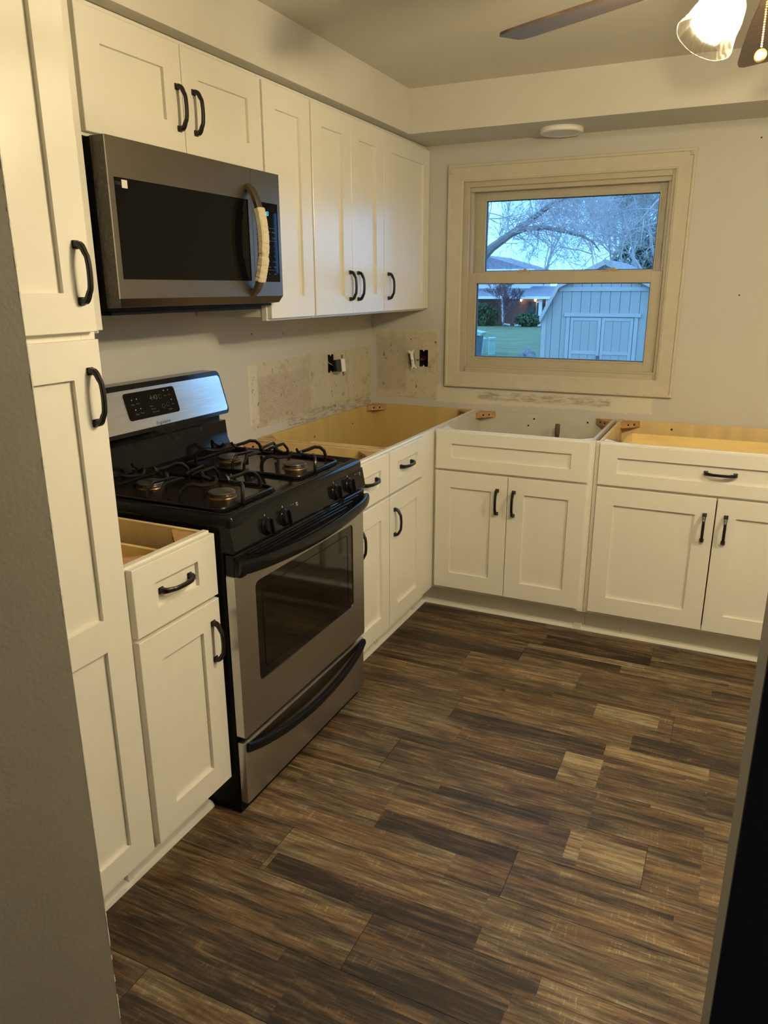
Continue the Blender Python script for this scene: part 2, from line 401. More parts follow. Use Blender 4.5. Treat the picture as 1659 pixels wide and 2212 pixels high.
# ------------------------------------------------------------------ room shell
def wall_cells(mb, us, vs, holes, put):
    for i in range(len(us)-1):
        for j in range(len(vs)-1):
            cu, cv = (us[i]+us[i+1])/2, (vs[j]+vs[j+1])/2
            if any(a < cu < b and c < cv < d for a, b, c, d in holes): continue
            put(us[i], us[i+1], vs[j], vs[j+1])
def grid_wall(name, mat, axis, p0, p1, u0, u1, v0, v1, holes):
    us = sorted({u0, u1, *[h[0] for h in holes], *[h[1] for h in holes]}); vs = sorted({v0, v1, *[h[2] for h in holes], *[h[3] for h in holes]})
    mb = MB()
    if axis == 0: wall_cells(mb, us, vs, holes, lambda a, b, c, d: mb.box(p0, p1, a, b, c, d))
    else: wall_cells(mb, us, vs, holes, lambda a, b, c, d: mb.box(a, b, p0, p1, c, d))
    bmesh.ops.remove_doubles(mb.bm, verts=mb.bm.verts[:], dist=1e-4)
    seen = {}
    for f in mb.bm.faces: seen.setdefault(tuple(sorted(v.index for v in f.verts)), []).append(f)
    mb.bm.verts.index_update(); seen = {}
    for f in mb.bm.faces: seen.setdefault(frozenset(v.index for v in f.verts), []).append(f)
    bmesh.ops.delete(mb.bm, geom=[f for fs in seen.values() if len(fs) > 1 for f in fs], context='FACES')
    o = mb.build(name, mat, smooth=0); o['kind'] = 'structure'; return o
CZ = 91.3                                        # ceiling height
WIN = (19.4, 58.8, 41.5, 78.4)
BOXB = (11.0, 12.9, 42.6, 46.0); BOXL = (-19.2, -17.0, 42.7, 46.1)
wall_left = grid_wall('wall_left', WALL_L, 0, -4.5, 0, -178, 4.5, 0, CZ, [BOXL])
wall_back = grid_wall('wall_back', WALL_B, 1, 0, 4.5, 0, 146, 0, CZ, [WIN, BOXB])
wall_right = grid_wall('wall_right', WALLM, 0, 142, 146, -119.4, 0, 0, CZ, [])
def st(mb, name, mat, parent=None, smooth=0):
    o = mb.build(name, mat, parent, smooth=smooth)
    if parent is None: o['kind'] = 'structure'
    return o
ceiling = st(MB().box(-4.5, 146, -178, 4.5, CZ, CZ+4), 'ceiling', CEILM)
st(MB().box(0, 13.95, -114.9, 0, 84.2, CZ), 'soffit', WALLM, ceiling)
st(MB().box(13.95, 142, -12.84, 0, 84.2, CZ), 'soffit', WALLM, ceiling)
# doorway wall: kitchen side scarred paint, hall side navy
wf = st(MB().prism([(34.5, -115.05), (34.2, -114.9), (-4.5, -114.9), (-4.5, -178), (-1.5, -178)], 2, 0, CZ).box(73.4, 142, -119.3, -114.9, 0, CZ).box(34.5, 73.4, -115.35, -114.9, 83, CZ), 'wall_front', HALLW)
st(MB().box(73.42, 146, -119.5, -119.3, 0, CZ), 'navy_face', NAVY, wf)
# ragged cut drywall edge of the doorway corner
def ragged():
    mb = MB(); r = random.Random(3); z = 0.0
    while z < 88:
        h = r.uniform(.15, .8); d = r.uniform(-.005, .02)
        mb.box(34.3, 34.49+d, -115.08-d*.4, -115.0+d*.3, z, z+h); z += h + (r.uniform(.2, 1.5) if r.random() < .5 else 0)
    return mb.build('drywall_edge', DRYEDGE, wf, smooth=0, kind='stuff')
ragged()
st(MB().box(0, 146, -178, -174, 0, CZ), 'wall_rear', DARK); st(MB().box(142, 146, -174, -119.5, 0, CZ), 'wall_side', DARK)

floor = st(MB().box(-4.5, 146, -178, 4.5, -3, -.10), 'floor', FLOORB)
# vinyl planks: rows 7 in. wide running parallel to the back wall; every plank carries printed strips
PAL = {'dark': .20, 'mid': .42, 'warm': .56, 'grey': .50, 'pale': .76, 'red': .38}
JOINTS = {-100.4: 45.5, -93.4: 32.0, -86.4: 56.0, -79.4: 68.6, -65.5: 56.8, -51.5: 69.0, -58.5: 40.0, -44.5: 36.4, -37.4: 44.4, -30.4: 64.0, -72.5: 36.0}
# (x0, x1, y0, y1, tone): strips seen in the photograph
SEEN = [(32.6, 42.7, -93.4, -90.5, 'dark'), (40.2, 56.1, -81.5, -79.4, 'dark'), (40.2, 56.1, -82.6, -81.5, 'dark'), (44.4, 58.0, -74.2, -72.5, 'dark'),
        (57.0, 61.6, -64.9, -59.0, 'pale'), (61.4, 74.0, -57.9, -55.3, 'pale'), (60.5, 68.5, -78.2, -73.6, 'pale'), (58.5, 67.1, -49.2, -45.3, 'pale'),
        (68.4, 80, -44.4, -42.9, 'pale'), (45.6, 62.0, -95.6, -93.4, 'dark'), (45.6, 60.0, -100.4, -98.0, 'dark'), (32.2, 55.0, -90.5, -86.4, 'warm'),
        (37.0, 52, -46.6, -44.5, 'dark'), (44.5, 60, -34.4, -32.2, 'dark'), (21, 32, -93.4, -86.4, 'mid'), (21, 40, -81.4, -79.4, 'grey'), (24, 50, -86.0, -82.6, 'warm'),
        (21, 45.4, -100.4, -93.4, 'mid'), (28, 40, -79.4, -77.0, 'grey'), (62, 74, -65, -60, 'red'), (62, 74, -79, -66, 'mid')]
def strip_tone(x, y, r):
    for (a, b, c, d, t) in SEEN:
        if a <= x <= b and c <= y <= d: return t
    return r.choices(['dark', 'mid', 'warm', 'grey', 'pale', 'red'], [2.0, 4.0, 2.2, 2.6, .5, 1.8])[0]
def planks():
    r = random.Random(11); rows = []
    y = -100.4 - 7*4
    edges = [-128.4, -121.4, -114.4, -107.4, -100.4, -93.4, -86.4, -79.4, -72.5, -65.5, -58.5, -51.5, -44.5, -37.4, -30.4, -23.4, -16.4]
    for y0, y1 in zip(edges, edges[1:]):
        j = JOINTS.get(y0, r.uniform(24, 70)); xs = [20.0]
        x = j - 48*3
        cuts = []
        while x < 142:
            if x > 23: cuts.append(x)
            x += 48
        xs = [18.0] + cuts + [141.9]
        for x0, x1 in zip(xs, xs[1:]):
            mb = MB(); g = .025
            X0, X1, Y0, Y1 = x0+g, x1-g, y0+g, y1-g
            top = []
            ys = [Y0]; 
            seen_y = sorted({v for (a, b, c, d, t) in SEEN if a < x1 and b > x0 for v in (c, d) if Y0+.4 < v < Y1-.4})
            if seen_y: ys += seen_y
            else:
                k = r.choice([2, 2, 3, 3]); ys += sorted(r.uniform(Y0+1.2, Y1-1.2) for _ in range(k-1))
            ys += [Y1]
            ys = [ys[0]] + [b for a, b in zip(ys, ys[1:]) if b-a > .3 or b == Y1]
            cells = []
            for a, b in zip(ys, ys[1:]):
                sx = sorted({v for (p, q, c, d, t) in SEEN if c < (a+b)/2 < d for v in (p, q) if X0+.3 < v < X1-.3})
                cx = [X0] + sx + [X1]; fin = [cx[0]]
                for p, q in zip(cx, cx[1:]):
                    if q-p > 30: fin.append(p + r.uniform(.3, .7)*(q-p))
                    fin.append(q)
                for p, q in zip(fin, fin[1:]): cells.append((p, q, a, b))
            bm = mb.bm; info = []
            zt = r.uniform(-.006, .006)
            for (p, q, a, b) in cells:
                f = bm.faces.new([bm.verts.new(c) for c in ((p, a, zt), (q, a, zt), (q, b, zt), (p, b, zt))])
                info.append((strip_tone((p+q)/2, (a+b)/2, r), r.random()))
            for A, B in (((X0, Y0), (X1, Y0)), ((X1, Y0), (X1, Y1)), ((X1, Y1), (X0, Y1)), ((X0, Y1), (X0, Y0))):
                bm.faces.new([bm.verts.new(c) for c in ((*A, zt), (*A, -.1), (*B, -.1), (*B, zt))])
                info.append(('dark', 0.0))
            bm.normal_update()
            for v in bm.verts: v.co = v.co*IN
            me = bpy.data.meshes.new('plank'); bm.to_mesh(me); bm.free(); me.materials.append(FLOORM)
            me.attributes.new('tone', 'FLOAT', 'FACE'); me.attributes.new('seed', 'FLOAT', 'FACE')
            ca = me.attributes['tone']; sa = me.attributes['seed']
            for i, (t, s) in enumerate(info):
                ca.data[i].value = PAL[t] + (s-.5)*.12; sa.data[i].value = s*3 + (x0+y0)*.01
            o = bpy.data.objects.new('plank', me); C.objects.link(o); o.parent = floor
planks()

# electrical boxes let into the walls
def ebox(parent, fr, u0, u1, v0, v1):
    mb = MB(); t = .06
    fr.box(mb, u0, u1, v0, v1, -2.6, -2.5); fr.box(mb, u0, u0+t, v0, v1, -2.5, .02); fr.box(mb, u1-t, u1, v0, v1, -2.5, .02)
    fr.box(mb, u0, u1, v0, v0+t, -2.5, .02); fr.box(mb, u0, u1, v1-t, v1, -2.5, .02)
    o = mb.build('electrical_box', BOXM, parent, smooth=0)
    mt = MB()
    for vv, sg in ((v0, 1), (v1, -1)):
        mid = (u0+u1)/2; a = fr(mid-.22, vv, .03); b = fr(mid+.22, vv, .03); c = fr(mid, vv+sg*.34, .03)
        a2 = fr(mid-.22, vv, -.03); b2 = fr(mid+.22, vv, -.03); c2 = fr(mid, vv+sg*.34, -.03)
        V = [mt.bm.verts.new(q) for q in (a, b, c, a2, b2, c2)]
        for idx in ((0, 1, 2), (5, 4, 3), (0, 3, 4, 1), (1, 4, 5, 2), (2, 5, 3, 0)): mt.bm.faces.new([V[i] for i in idx])
    mt.build('screw_tab', WHITEP, parent, smooth=0)
FL = Fr('L', 0); FB = Fr('B', 0)
ebox(wall_left, FL, *BOXL); ebox(wall_back, FB, *BOXB)

# ------------------------------------------------------------------ window
CAMX, CAMY, CAMZ = 71.335, -145.611, 58.29
win = bpy.data.objects.new('window_1', None); C.objects.link(win); win['kind'] = 'structure'
def wbar(name, mat, u0, u1, v0, v1, n0, n1, c=.06, parent=win): 
    mb = MB(); FB.box(mb, u0, u1, v0, v1, n0, n1, c); return mb.build(name, mat, parent)
# casing of four mitred boards with a stepped profile
def casing():
    U0, U1, V0, V1 = 16.83, 60.87, 38.92, 80.53; w = 3.05
    prof = [(0, 0), (0, .72), (.12, .80), (.45, .80), (.60, .62), (2.2, .50), (2.75, .50), (2.9, .40), (w, .40), (w, 0)]   # (distance in from outer edge, proud)
    R = lambda d: [(U0+d, V0+d), (U1-d, V0+d), (U1-d, V1-d), (U0+d, V1-d)]
    for k in range(4):
        mb = MB(); A = []; B = []
        for d, n in prof:
            q = R(d); a = q[k]; b = q[(k+1) % 4]; A.append(mb.bm.verts.new(FB(*a, n))); B.append(mb.bm.verts.new(FB(*b, n)))
        m = len(prof)
        for i in range(m-1): mb.bm.faces.new((A[i], A[i+1], B[i+1], B[i]))
        mb.bm.faces.new(A); mb.bm.faces.new(B[::-1]); mb.build('casing_board', CASING, win, smooth=25)
casing()
for a in ((19.4, 21.0, 41.5, 78.4), (57.2, 58.8, 41.5, 78.4)): wbar('jamb', VINYL, *a, -4.4, -.1)
wbar('head_jamb', VINYL, 21.0, 57.2, 76.5, 78.4, -4.4, -.1); wbar('sill', VINYL, 21.0, 57.2, 41.5, 42.9, -4.4, .30, .12)
wbar('sill_lip', VINYL, 20.6, 57.6, 42.9, 43.25, -.5, .0)
wbar('head_stop', VINYL, 21.0, 57.2, 75.7, 76.5, -1.6, -.55)
for u in (21.0, 56.65): wbar('side_stop', VINYL, u, u+.55, 61.0, 75.7, -1.8, -.8)
def sash(name, u0, u1, v0, v1, g, n0, n1):
    gu0, gu1, gv0, gv1 = g; mb = MB()
    FB.box(mb, u0, gu0, v0, v1, n0, n1, .05); FB.box(mb, gu1, u1, v0, v1, n0, n1, .05)
    FB.box(mb, gu0-.02, gu1+.02, v0, gv0, n0, n1, .05); FB.box(mb, gu0-.02, gu1+.02, gv1, v1, n0, n1, .05)
    s = mb.build(name, VINYL, win)
    ms = MB(); t = .12; k = .35
    for a in ((gu0-k, gu0, gv0-k, gv1+k), (gu1, gu1+k, gv0-k, gv1+k), (gu0, gu1, gv0-k, gv0), (gu0, gu1, gv1, gv1+k)): FB.box(ms, *a, n1-.02, n1+.09, .04)
    ms.build('glazing_bead', VINYL, s)
    mg = MB()
    for a in ((gu0, gu0+t, gv0, gv1), (gu1-t, gu1, gv0, gv1), (gu0, gu1, gv0, gv0+t), (gu0, gu1, gv1-t, gv1)): FB.box(mg, *a, n0+.3, n1-.35)
    mg.build('gasket', GASKET, s, smooth=0)
    mp = MB(); c = (n0+n1)/2
    mp.quad(FB(gu0, gv0, c), FB(gu1, gv0, c), FB(gu1, gv1, c), FB(gu0, gv1, c)); mp.build('pane', PANE, s, smooth=0)
    return s
low = sash('lower_sash', 20.62, 57.1, 43.0, 61.0, (22.6, 55.2, 45.0, 59.05), -2.2, -.85)
upp = sash('upper_sash', 21.0, 57.2, 60.2, 76.2, (23.6, 55.2, 61.35, 74.2), -3.9, -2.55)
for u in (31.6, 48.0):
    mb = MB(); FB.box(mb, u-1.6, u+1.6, 61.0, 61.25, -2.0, -1.1, .05); FB.box(mb, u-.9, u+1.1, 61.25, 61.55, -1.8, -1.2, .08); mb.box(u+.2, u+.7, 1.2, 1.7, 61.5, 61.75, .05)
    mb.build('sash_lock', TAN, low)
for u in (21.75, 55.9): wbar('tilt_latch', VINYL, u, u+.4, 63.5, 66.0, -2.55, -2.45, .03, upp)
for (u, v) in ((17.5, 79.4), (60.2, 79.8)):        # bits of old bracket left on the casing corners
    mb = MB(); FB.box(mb, u-.35, u+.35, v-.5, v+.3, .6, .95, .1); FB.box(mb, u-.12, u+.12, v-.35, v+.1, .95, 1.1, .03); mb.build('bracket_stub', CASING, win)

# ------------------------------------------------------------------ cabinets
def pull(fr, u, v, n, vertical, parent, length=4.75):
    mb = MB(); h = length/2; pts = []; wa = []; wb = []
    prof = [(-h+.30, 0, .31, .27), (-h+.30, .25, .30, .26), (-h+.33, .48, .29, .25), (-h+.52, .72, .26, .22), (-h+.92, .93, .235, .20), (-h*.45, 1.12, .22, .185), (0, 1.20, .22, .18)]
    prof = prof + [(-a, b, c, d) for a, b, c, d in prof[-2::-1]]
    fine = []                                     # Catmull-Rom through the profile for a smooth bow
    for i in range(len(prof)-1):
        p0, p1, p2, p3 = prof[max(i-1, 0)], prof[i], prof[i+1], prof[min(i+2, len(prof)-1)]
        for k in range(3):
            f = k/3
            fine.append(tuple(.5*(2*b+(c-a)*f+(2*a-5*b+4*c-d)*f*f+(3*b-a-3*c+d)*f**3) for a, b, c, d in zip(p0, p1, p2, p3)))
    prof = fine + [prof[-1]]
    for s_, d, w, t in prof:
        pts.append(fr(u, v+s_, n+d) if vertical else fr(u+s_, v, n+d)); wa.append(w); wb.append(t)
    side = Vector(fr(1, 0, 0))-Vector(fr(0, 0, 0)) if vertical else Vector((0, 0, 1))
    # up chosen so that the wide axis lies across the bar
    up = Vector(fr(0, 0, 1))-Vector(fr(0, 0, 0))
    tang_up = side.cross(Vector((0, 0, 1)) if vertical else Vector(fr(1, 0, 0))-Vector(fr(0, 0, 0)))
    P = [Vector(p) for p in pts]; rings = []; m = len(P)
    for i, p in enumerate(P):
        t = (P[min(i+1, m-1)]-P[max(i-1, 0)]).normalized(); a = side.normalized(); b = t.cross(a).normalized(); ring = []
        for k in range(8):
            th = 2*math.pi*(k+.5)/8; cx = math.copysign(abs(math.cos(th))**.6, math.cos(th)); sy = math.copysign(abs(math.sin(th))**.6, math.sin(th))
            ring.append(mb.bm.verts.new(p + a*wa[i]*cx + b*wb[i]*sy))
        rings.append(ring)
    for A, B in zip(rings, rings[1:]):
        for k in range(8): mb.bm.faces.new((A[k], A[(k+1) % 8], B[(k+1) % 8], B[k]))
    mb.bm.faces.new(rings[0][::-1]); mb.bm.faces.new(rings[-1])
    for e in (-1, 1):                             # flared foot plates
        s0 = e*(h-.31)
        if vertical: fr.box(mb, u-.33, u+.33, v+s0-.31, v+s0+.31, n, n+.16, .05)
        else: fr.box(mb, u+s0-.31, u+s0+.31, v-.33, v+.33, n, n+.16, .05)
    return mb.build('handle', BLACK, parent)
def shaker(fr, u0, u1, v0, v1, name, parent, openings, handle=None, n0=0.0, th=.75):
    """frame-and-panel front: openings = list of (u0,u1,v0,v1)"""
    mb = MB(); bm = mb.bm; c = .05; n1 = n0+th; rec = .40
    V = lambda u, v, n: bm.verts.new(fr(u, v, n))
    def q(*p): bm.faces.new([V(*a) for a in p])
    ou0, ou1 = openings[0][0], openings[0][1]; a0, a1, b0, b1 = u0+c, u1-c, v0+c, v1-c
    q((a0, b0, n1), (ou0, b0, n1), (ou0, b1, n1), (a0, b1, n1)); q((ou1, b0, n1), (a1, b0, n1), (a1, b1, n1), (ou1, b1, n1))
    vs = [b0]
    for o in openings: vs += [o[2], o[3]]
    vs.append(b1)
    for i in range(0, len(vs), 2): q((ou0, vs[i], n1), (ou1, vs[i], n1), (ou1, vs[i+1], n1), (ou0, vs[i+1], n1))
    for (x0, x1, y0, y1) in openings:
        e = .05
        for A, B in (((x0, y0), (x1, y0)), ((x1, y0), (x1, y1)), ((x1, y1), (x0, y1)), ((x0, y1), (x0, y0))):
            q((*A, n1), (*B, n1), (*B, n1-rec), (*A, n1-rec))
    ring = [(u0, v0), (u1, v0), (u1, v1), (u0, v1)]; rin = [(a0, b0), (a1, b0), (a1, b1), (a0, b1)]
    for i in range(4):
        j = (i+1) % 4
        q((*ring[i], n1-c), (*ring[j], n1-c), (*rin[j], n1), (*rin[i], n1)); q((*ring[i], n0), (*ring[j], n0), (*ring[j], n1-c), (*ring[i], n1-c))
    q(*[(*r, n0) for r in ring])
    bmesh.ops.remove_doubles(bm, verts=bm.verts[:], dist=1e-4)
    d = mb.build(name, CAB, parent, smooth=0)
    for (x0, x1, y0, y1) in openings:
        p = MB(); fr.box(p, x0-.001, x1+.001, y0-.001, y1+.001, n1-rec-.2, n1-rec); p.build('panel', CAB, d, smooth=0)
    if handle: pull(fr, handle[0], handle[1], n1 if len(handle) < 4 else handle[3], handle[2], d)
    return d
SW = 2.85
def door(fr, u0, u1, v0, v1, parent, handle=None, name='door'):
    return shaker(fr, u0, u1, v0, v1, name, parent, [(u0+SW, u1-SW, v0+SW+.1, v1-SW)], handle)
def drawer_front(fr, u0, u1, v0, v1, parent, handle=True, name='drawer_front'):
    h = ((u0+u1)/2, (v0+v1)/2+.05, False, .35) if handle else None
    return shaker(fr, u0, u1, v0, v1, name, parent, [(u0+SW, u1-SW, v0+2.0, v1-2.1)], h)
FF = Fr('L', 24.0); BF = Fr('B', -24.0); UF = Fr('L', 12.0)
DT, DB, OT, OB = 34.3, 27.62, 27.2, 5.2           # drawer top/bottom, door top/bottom
def base_body(t, fr, u0, u1, inner, stiles=(1.5, 1.5), blocks=True, rails=True, brackets=False, lside=None, rside=None, drawer=None, back=True):
    D = fr.b if fr.k == 'L' else -fr.b
    F = MB(); zt = 34.5
    fr.box(F, u0, u0+stiles[0], 4.5, zt, -.75, 0, .04); fr.box(F, u1-stiles[1], u1, 4.5, zt, -.75, 0, .04)
    fr.box(F, u0+stiles[0]-.02, u1-stiles[1]+.02, zt-1.5, zt, -.75, 0, .04)
    fr.box(F, u0+stiles[0]-.02, u1-stiles[1]+.02, 26.7, 28.2, -.75, 0, .04); fr.box(F, u0+stiles[0]-.02, u1-stiles[1]+.02, 4.5, 5.7, -.75, 0, .04)
    F.build('face_frame', CAB, t)
    s = .5
    for k, ua in enumerate((u0+.35, u1-.35-s)):
        mb = MB(); fr.box(mb, ua, ua+s, 0 if False else 4.5, zt, -D+.4, -.75); mb.build('side_panel', inner, t, smooth=0)
    if back: 
        mb = MB(); fr.box(mb, u0+.85, u1-.85, 4.5, zt-.05, -D+.4, -D+.65); mb.build('back_panel', inner, t, smooth=0)
    mb = MB(); fr.box(mb, u0+.85, u1-.85, 4.5, 5.0, -D+.65, -.75); mb.build('bottom_panel', inner, t, smooth=0)
    mb = MB(); fr.box(mb, u0, u1, .05, 4.5, -3.5, -3.0); mb.build('toe_kick', CAB, t, smooth=0)
    if blocks:
        for (uu, sg) in ((u0+.85, 1), (u1-.85, -1)):
            for (nn, sn) in ((-D+.65, 1), (-.75, -1)):
                if brackets and sn == -1:
                    mb = MB(); P = [(uu, nn), (uu+sg*3.6, nn), (uu, nn-3.6)]
                    V = []
                    for zz in (33.7, 34.2):
                        V.append([mb.bm.verts.new(fr(a, zz, b)) for a, b in P])
                    mb.bm.faces.new(V[0]); mb.bm.faces.new(V[1])
                    for i in range(3): mb.bm.faces.new((V[0][i], V[0][(i+1) % 3], V[1][(i+1) % 3], V[1][i]))
                    mb.build('corner_bracket', WHITEP, t, smooth=0); continue
                mb = MB(); h = 3.1; P = [(uu, nn), (uu+sg*h, nn), (uu+sg*h, nn+sn*.35), (uu+sg*.35, nn+sn*h), (uu, nn+sn*h)]
                V = []
                for zz in (33.3, 34.35): V.append([mb.bm.verts.new(fr(a, zz, b)) for a, b in P])
                n = len(P); mb.bm.faces.new(V[0]); mb.bm.faces.new(V[1])
                for i in range(n): mb.bm.faces.new((V[0][i], V[0][(i+1) % n], V[1][(i+1) % n], V[1][i]))
                b = mb.build('corner_block', BLOCKW, t, smooth=0)
                for f_ in (.33, .67):
                    mh = MB(); a = uu+sg*(h*(1-f_)+.35*f_); bb = nn+sn*(.35*(1-f_)+h*f_); o = Vector(fr(a, 33.85, bb))
                    ax = (Vector(fr(a+sg, 33.85, bb+sn))-o).normalized()
                    mh.lathe([(0, .04), (.17, .04), (.19, -.02)], o, ax, 10)
                    mh.build('screw_hole', BLKMAT, b)
    if drawer:
        a, b, zb, ztp = drawer; mb = MB(); w = .5
        fr.box(mb, a, a+w, zb, ztp, -D+3.5, -1.0); fr.box(mb, b-w, b, zb, ztp, -D+3.5, -1.0); fr.box(mb, a+w, b-w, zb, ztp, -D+3.5, -D+3.5+w); fr.box(mb, a+w, b-w, zb, ztp, -1.0-w, -1.0)
        fr.box(mb, a+w, b-w, zb, zb+.25, -D+4, -1.5); mb.build('drawer_box', MAPLEB, t, smooth=0)

# tall pantry
t = thing('pantry_cabinet', 'tall white pantry cabinet with two stacked doors, beside the grey doorway wall', 'cabinet', (12, -107, 0))
mb = MB(); mb.box(.05, 23.2, -114.8, -99.75, 4.5, 84.1); mb.build('carcass', CABIN, t, smooth=0)
mb = MB()
for a in ((-114.8, -113.3), (-101.25, -99.75)): FF.box(mb, a[0], a[1], 4.5, 84.1, -.8, 0, .04)
for z in ((4.5, 5.8), (53.9, 55.4), (82.6, 84.1)): FF.box(mb, -113.3, -101.25, *z, -.8, 0, .02)
mb.build('face_frame', CAB, t)
PU0, PU1 = -114.5, -100.16
shaker(FF, PU0, PU1, 55.05, 83.5, 'door', t, [(PU0+2.9, PU1-2.9, 58.0, 80.6)], (-101.46, 59.45, True))
shaker(FF, PU0, PU1, OB, 54.45, 'door', t, [(PU0+2.9, PU1-2.9, 7.9, 28.1), (PU0+2.9, PU1-2.9, 31.1, 51.5)], (-101.45, 49.98, True))
mb = MB(); FF.box(mb, -114.8, -99.75, .05, 4.5, -3.5, -3); mb.build('toe_kick', CAB, t, smooth=0)

# base cabinets of the left run
t = thing('base_cabinet', 'narrow open-topped white base cabinet between the tall pantry and the range', 'cabinet', (12, -93.5, 0))
base_body(t, FF, -99.7, -87.45, MAPLE, drawer=(-97.6, -89.6, 28.4, 32.4))
drawer_front(FF, -99.37, -87.56, DB, DT, t); door(FF, -99.37, -87.56, OB, OT, t, (-88.86, 22.75, True))
t = thing('base_cabinet', 'narrow white base cabinet on the far side of the range, its drawer handle half hidden', 'cabinet', (12, -51, 0))
base_body(t, FF, -57.0, -44.75, MAPLE, drawer=(-55.0, -46.8, 28.4, 32.2))
drawer_front(FF, -56.9, -44.85, DB, DT, t); door(FF, -56.9, -44.85, OB, OT, t, (-55.4, 22.75, True))
t = thing('corner_base_cabinet', 'white corner base cabinet with an open yellow interior below the hanging outlet', 'cabinet', (12, -22, 0))
def corner_cab():
    F = MB(); zt = 34.5
    FF.box(F, -44.65, -43.1, 4.5, zt, -.75, 0, .04); FF.box(F, -30.9, -24.05, 4.5, zt, -.75, 0, .04)
    FF.box(F, -43.12, -30.88, zt-1.5, zt, -.75, 0, .04); FF.box(F, -43.12, -30.88, 26.7, 28.2, -.75, 0, .04); FF.box(F, -43.12, -30.88, 4.5, 5.7, -.75, 0, .04)
    F.build('face_frame', CAB, t)
    MB().box(23.25, 23.95, -24.05, -.3, 4.5, zt).build('blind_panel', CAB, t, smooth=0)
    MB().box(.4, 23.25, -44.3, -43.8, 4.5, zt).build('side_panel', MAPLE, t, smooth=0)
    MB().box(.3, .6, -43.8, -.9, 4.5, zt-.05).build('back_panel', MAPLED, t, smooth=0)
    MB().box(.3, 23.25, -.9, -.35, 4.5, zt-.05).build('end_panel', MAPLED, t, smooth=0)
    MB().box(.6, 23.25, -43.8, -.9, 4.5, 5).build('bottom_panel', MAPLED, t, smooth=0)
    MB().box(1, 20.5, -43.8, -30, 16.2, 16.95).build('shelf', MAPLE, t, smooth=0)
    MB().box(20.5, 21, -44.65, -20.5, .05, 4.5).build('toe_kick', CAB, t, smooth=0); MB().box(21, 23.98, -21.0, -20.5, .05, 4.5).build('kick_filler', CAB, t, smooth=0)
    MB().box(21, 23.9, -24.0, -21, 4.4, 4.6).build('kick_soffit', CAB, t, smooth=0)
    mb = MB(); a, b = -42.0, -32.5
    for q in ((4, 22.9, a, a+.5), (4, 22.9, b-.5, b), (4, 4.5, a+.5, b-.5), (22.4, 22.9, a+.5, b-.5)): mb.box(q[0], q[1], q[2], q[3], 28.4, 32.2)
    mb.box(4.5, 22.4, a+.5, b-.5, 28.4, 28.7); mb.build('drawer_box', MAPLEB, t, smooth=0)
    for (x, y, sx, sy) in ((.6, -.9, 1, -1), (23.25, -.9, -1, -1), (.6, -43.8, 1, 1), (23.25, -43.8, -1, 1)):
        h = 3.1; P = [(x, y), (x+sx*h, y), (x+sx*h, y+sy*.35), (x+sx*.35, y+sy*h), (x, y+sy*h)]
        bk = MB().prism(P, 2, 33.3, 34.35).build('corner_block', BLOCKW, t, smooth=0)
        for f_ in (.33, .67):
            MB().lathe([(0, .04), (.17, .04), (.19, -.02)], (x+sx*(h*(1-f_)+.35*f_), y+sy*(.35*(1-f_)+h*f_), 33.85), (sx, sy, 0), 10).build('screw_hole', BLKMAT, bk)
    for (y, z) in ((-26, 31.5), (-10.5, 31.5), (-33, 30.5)): MB().lathe([(0, .03), (.16, .03), (.18, 0)], (.6, y, z), (1, 0, 0), 8).build('screw_hole', BLKMAT, t)
    drawer_front(FF, -44.5, -30.7, DB, DT, t); door(FF, -44.5, -30.7, OB, OT, t, (-42.9, 22.72, True))
corner_cab()

# base cabinets of the window run
t = thing('sink_base_cabinet', 'white sink base cabinet with two doors below the window, blank front without handle above them', 'cabinet', (38, -12, 0))
base_body(t, BF, 24.0, 51.9, MAPLEW, brackets=True)
drawer_front(BF, 24.6, 51.1, DB, DT, t, False, 'false_front')
door(BF, 24.6, 37.78, OB, OT, t, (36.05, 22.6, True)); door(BF, 37.9, 51.1, OB, OT, t, (39.0, 22.6, True))
for (u, v) in ((34.8, 32.0), (46.3, 33.4), (35.9, 33.4)): MB().lathe([(0, .03), (.17, .03), (.19, 0)], (u, -.65, v), (0, -1, 0), 8).build('screw_hole', BLKMAT, t)
t2 = thing('water_pipe', 'short dark capped pipe standing up inside the open sink base', 'pipe', (41.2, -3.4, 5.03))
MB().tube([(41.2, -3.4, 5.03), (41.2, -3.4, 31.6)], .42, 10).build('riser', PIPE, t2)
MB().lathe([(0, 33.2), (.42, 33.2), (.48, 33.0), (.48, 31.4), (.42, 31.3), (0, 31.3)], (41.2, -3.4, 0), n=12).build('pipe_cap', COPPER, t2)
t = thing('base_cabinet', 'wide white base cabinet with a handled drawer above two doors, beyond the sink base', 'cabinet', (70, -12, 0))
base_body(t, BF, 51.95, 89.2, MAPLE, brackets=True, drawer=(54.6, 86.5, 28.4, 32.6))
drawer_front(BF, 52.71, 88.8, DB, DT, t); door(BF, 52.71, 70.68, OB, OT, t, (69.25, 22.4, True)); door(BF, 70.85, 88.8, OB, OT, t, (72.3, 22.4, True))
MB().lathe([(0, .03), (.17, .03), (.19, 0)], (61.5, -.65, 33.2), (0, -1, 0), 8).build('screw_hole', BLKMAT, t)

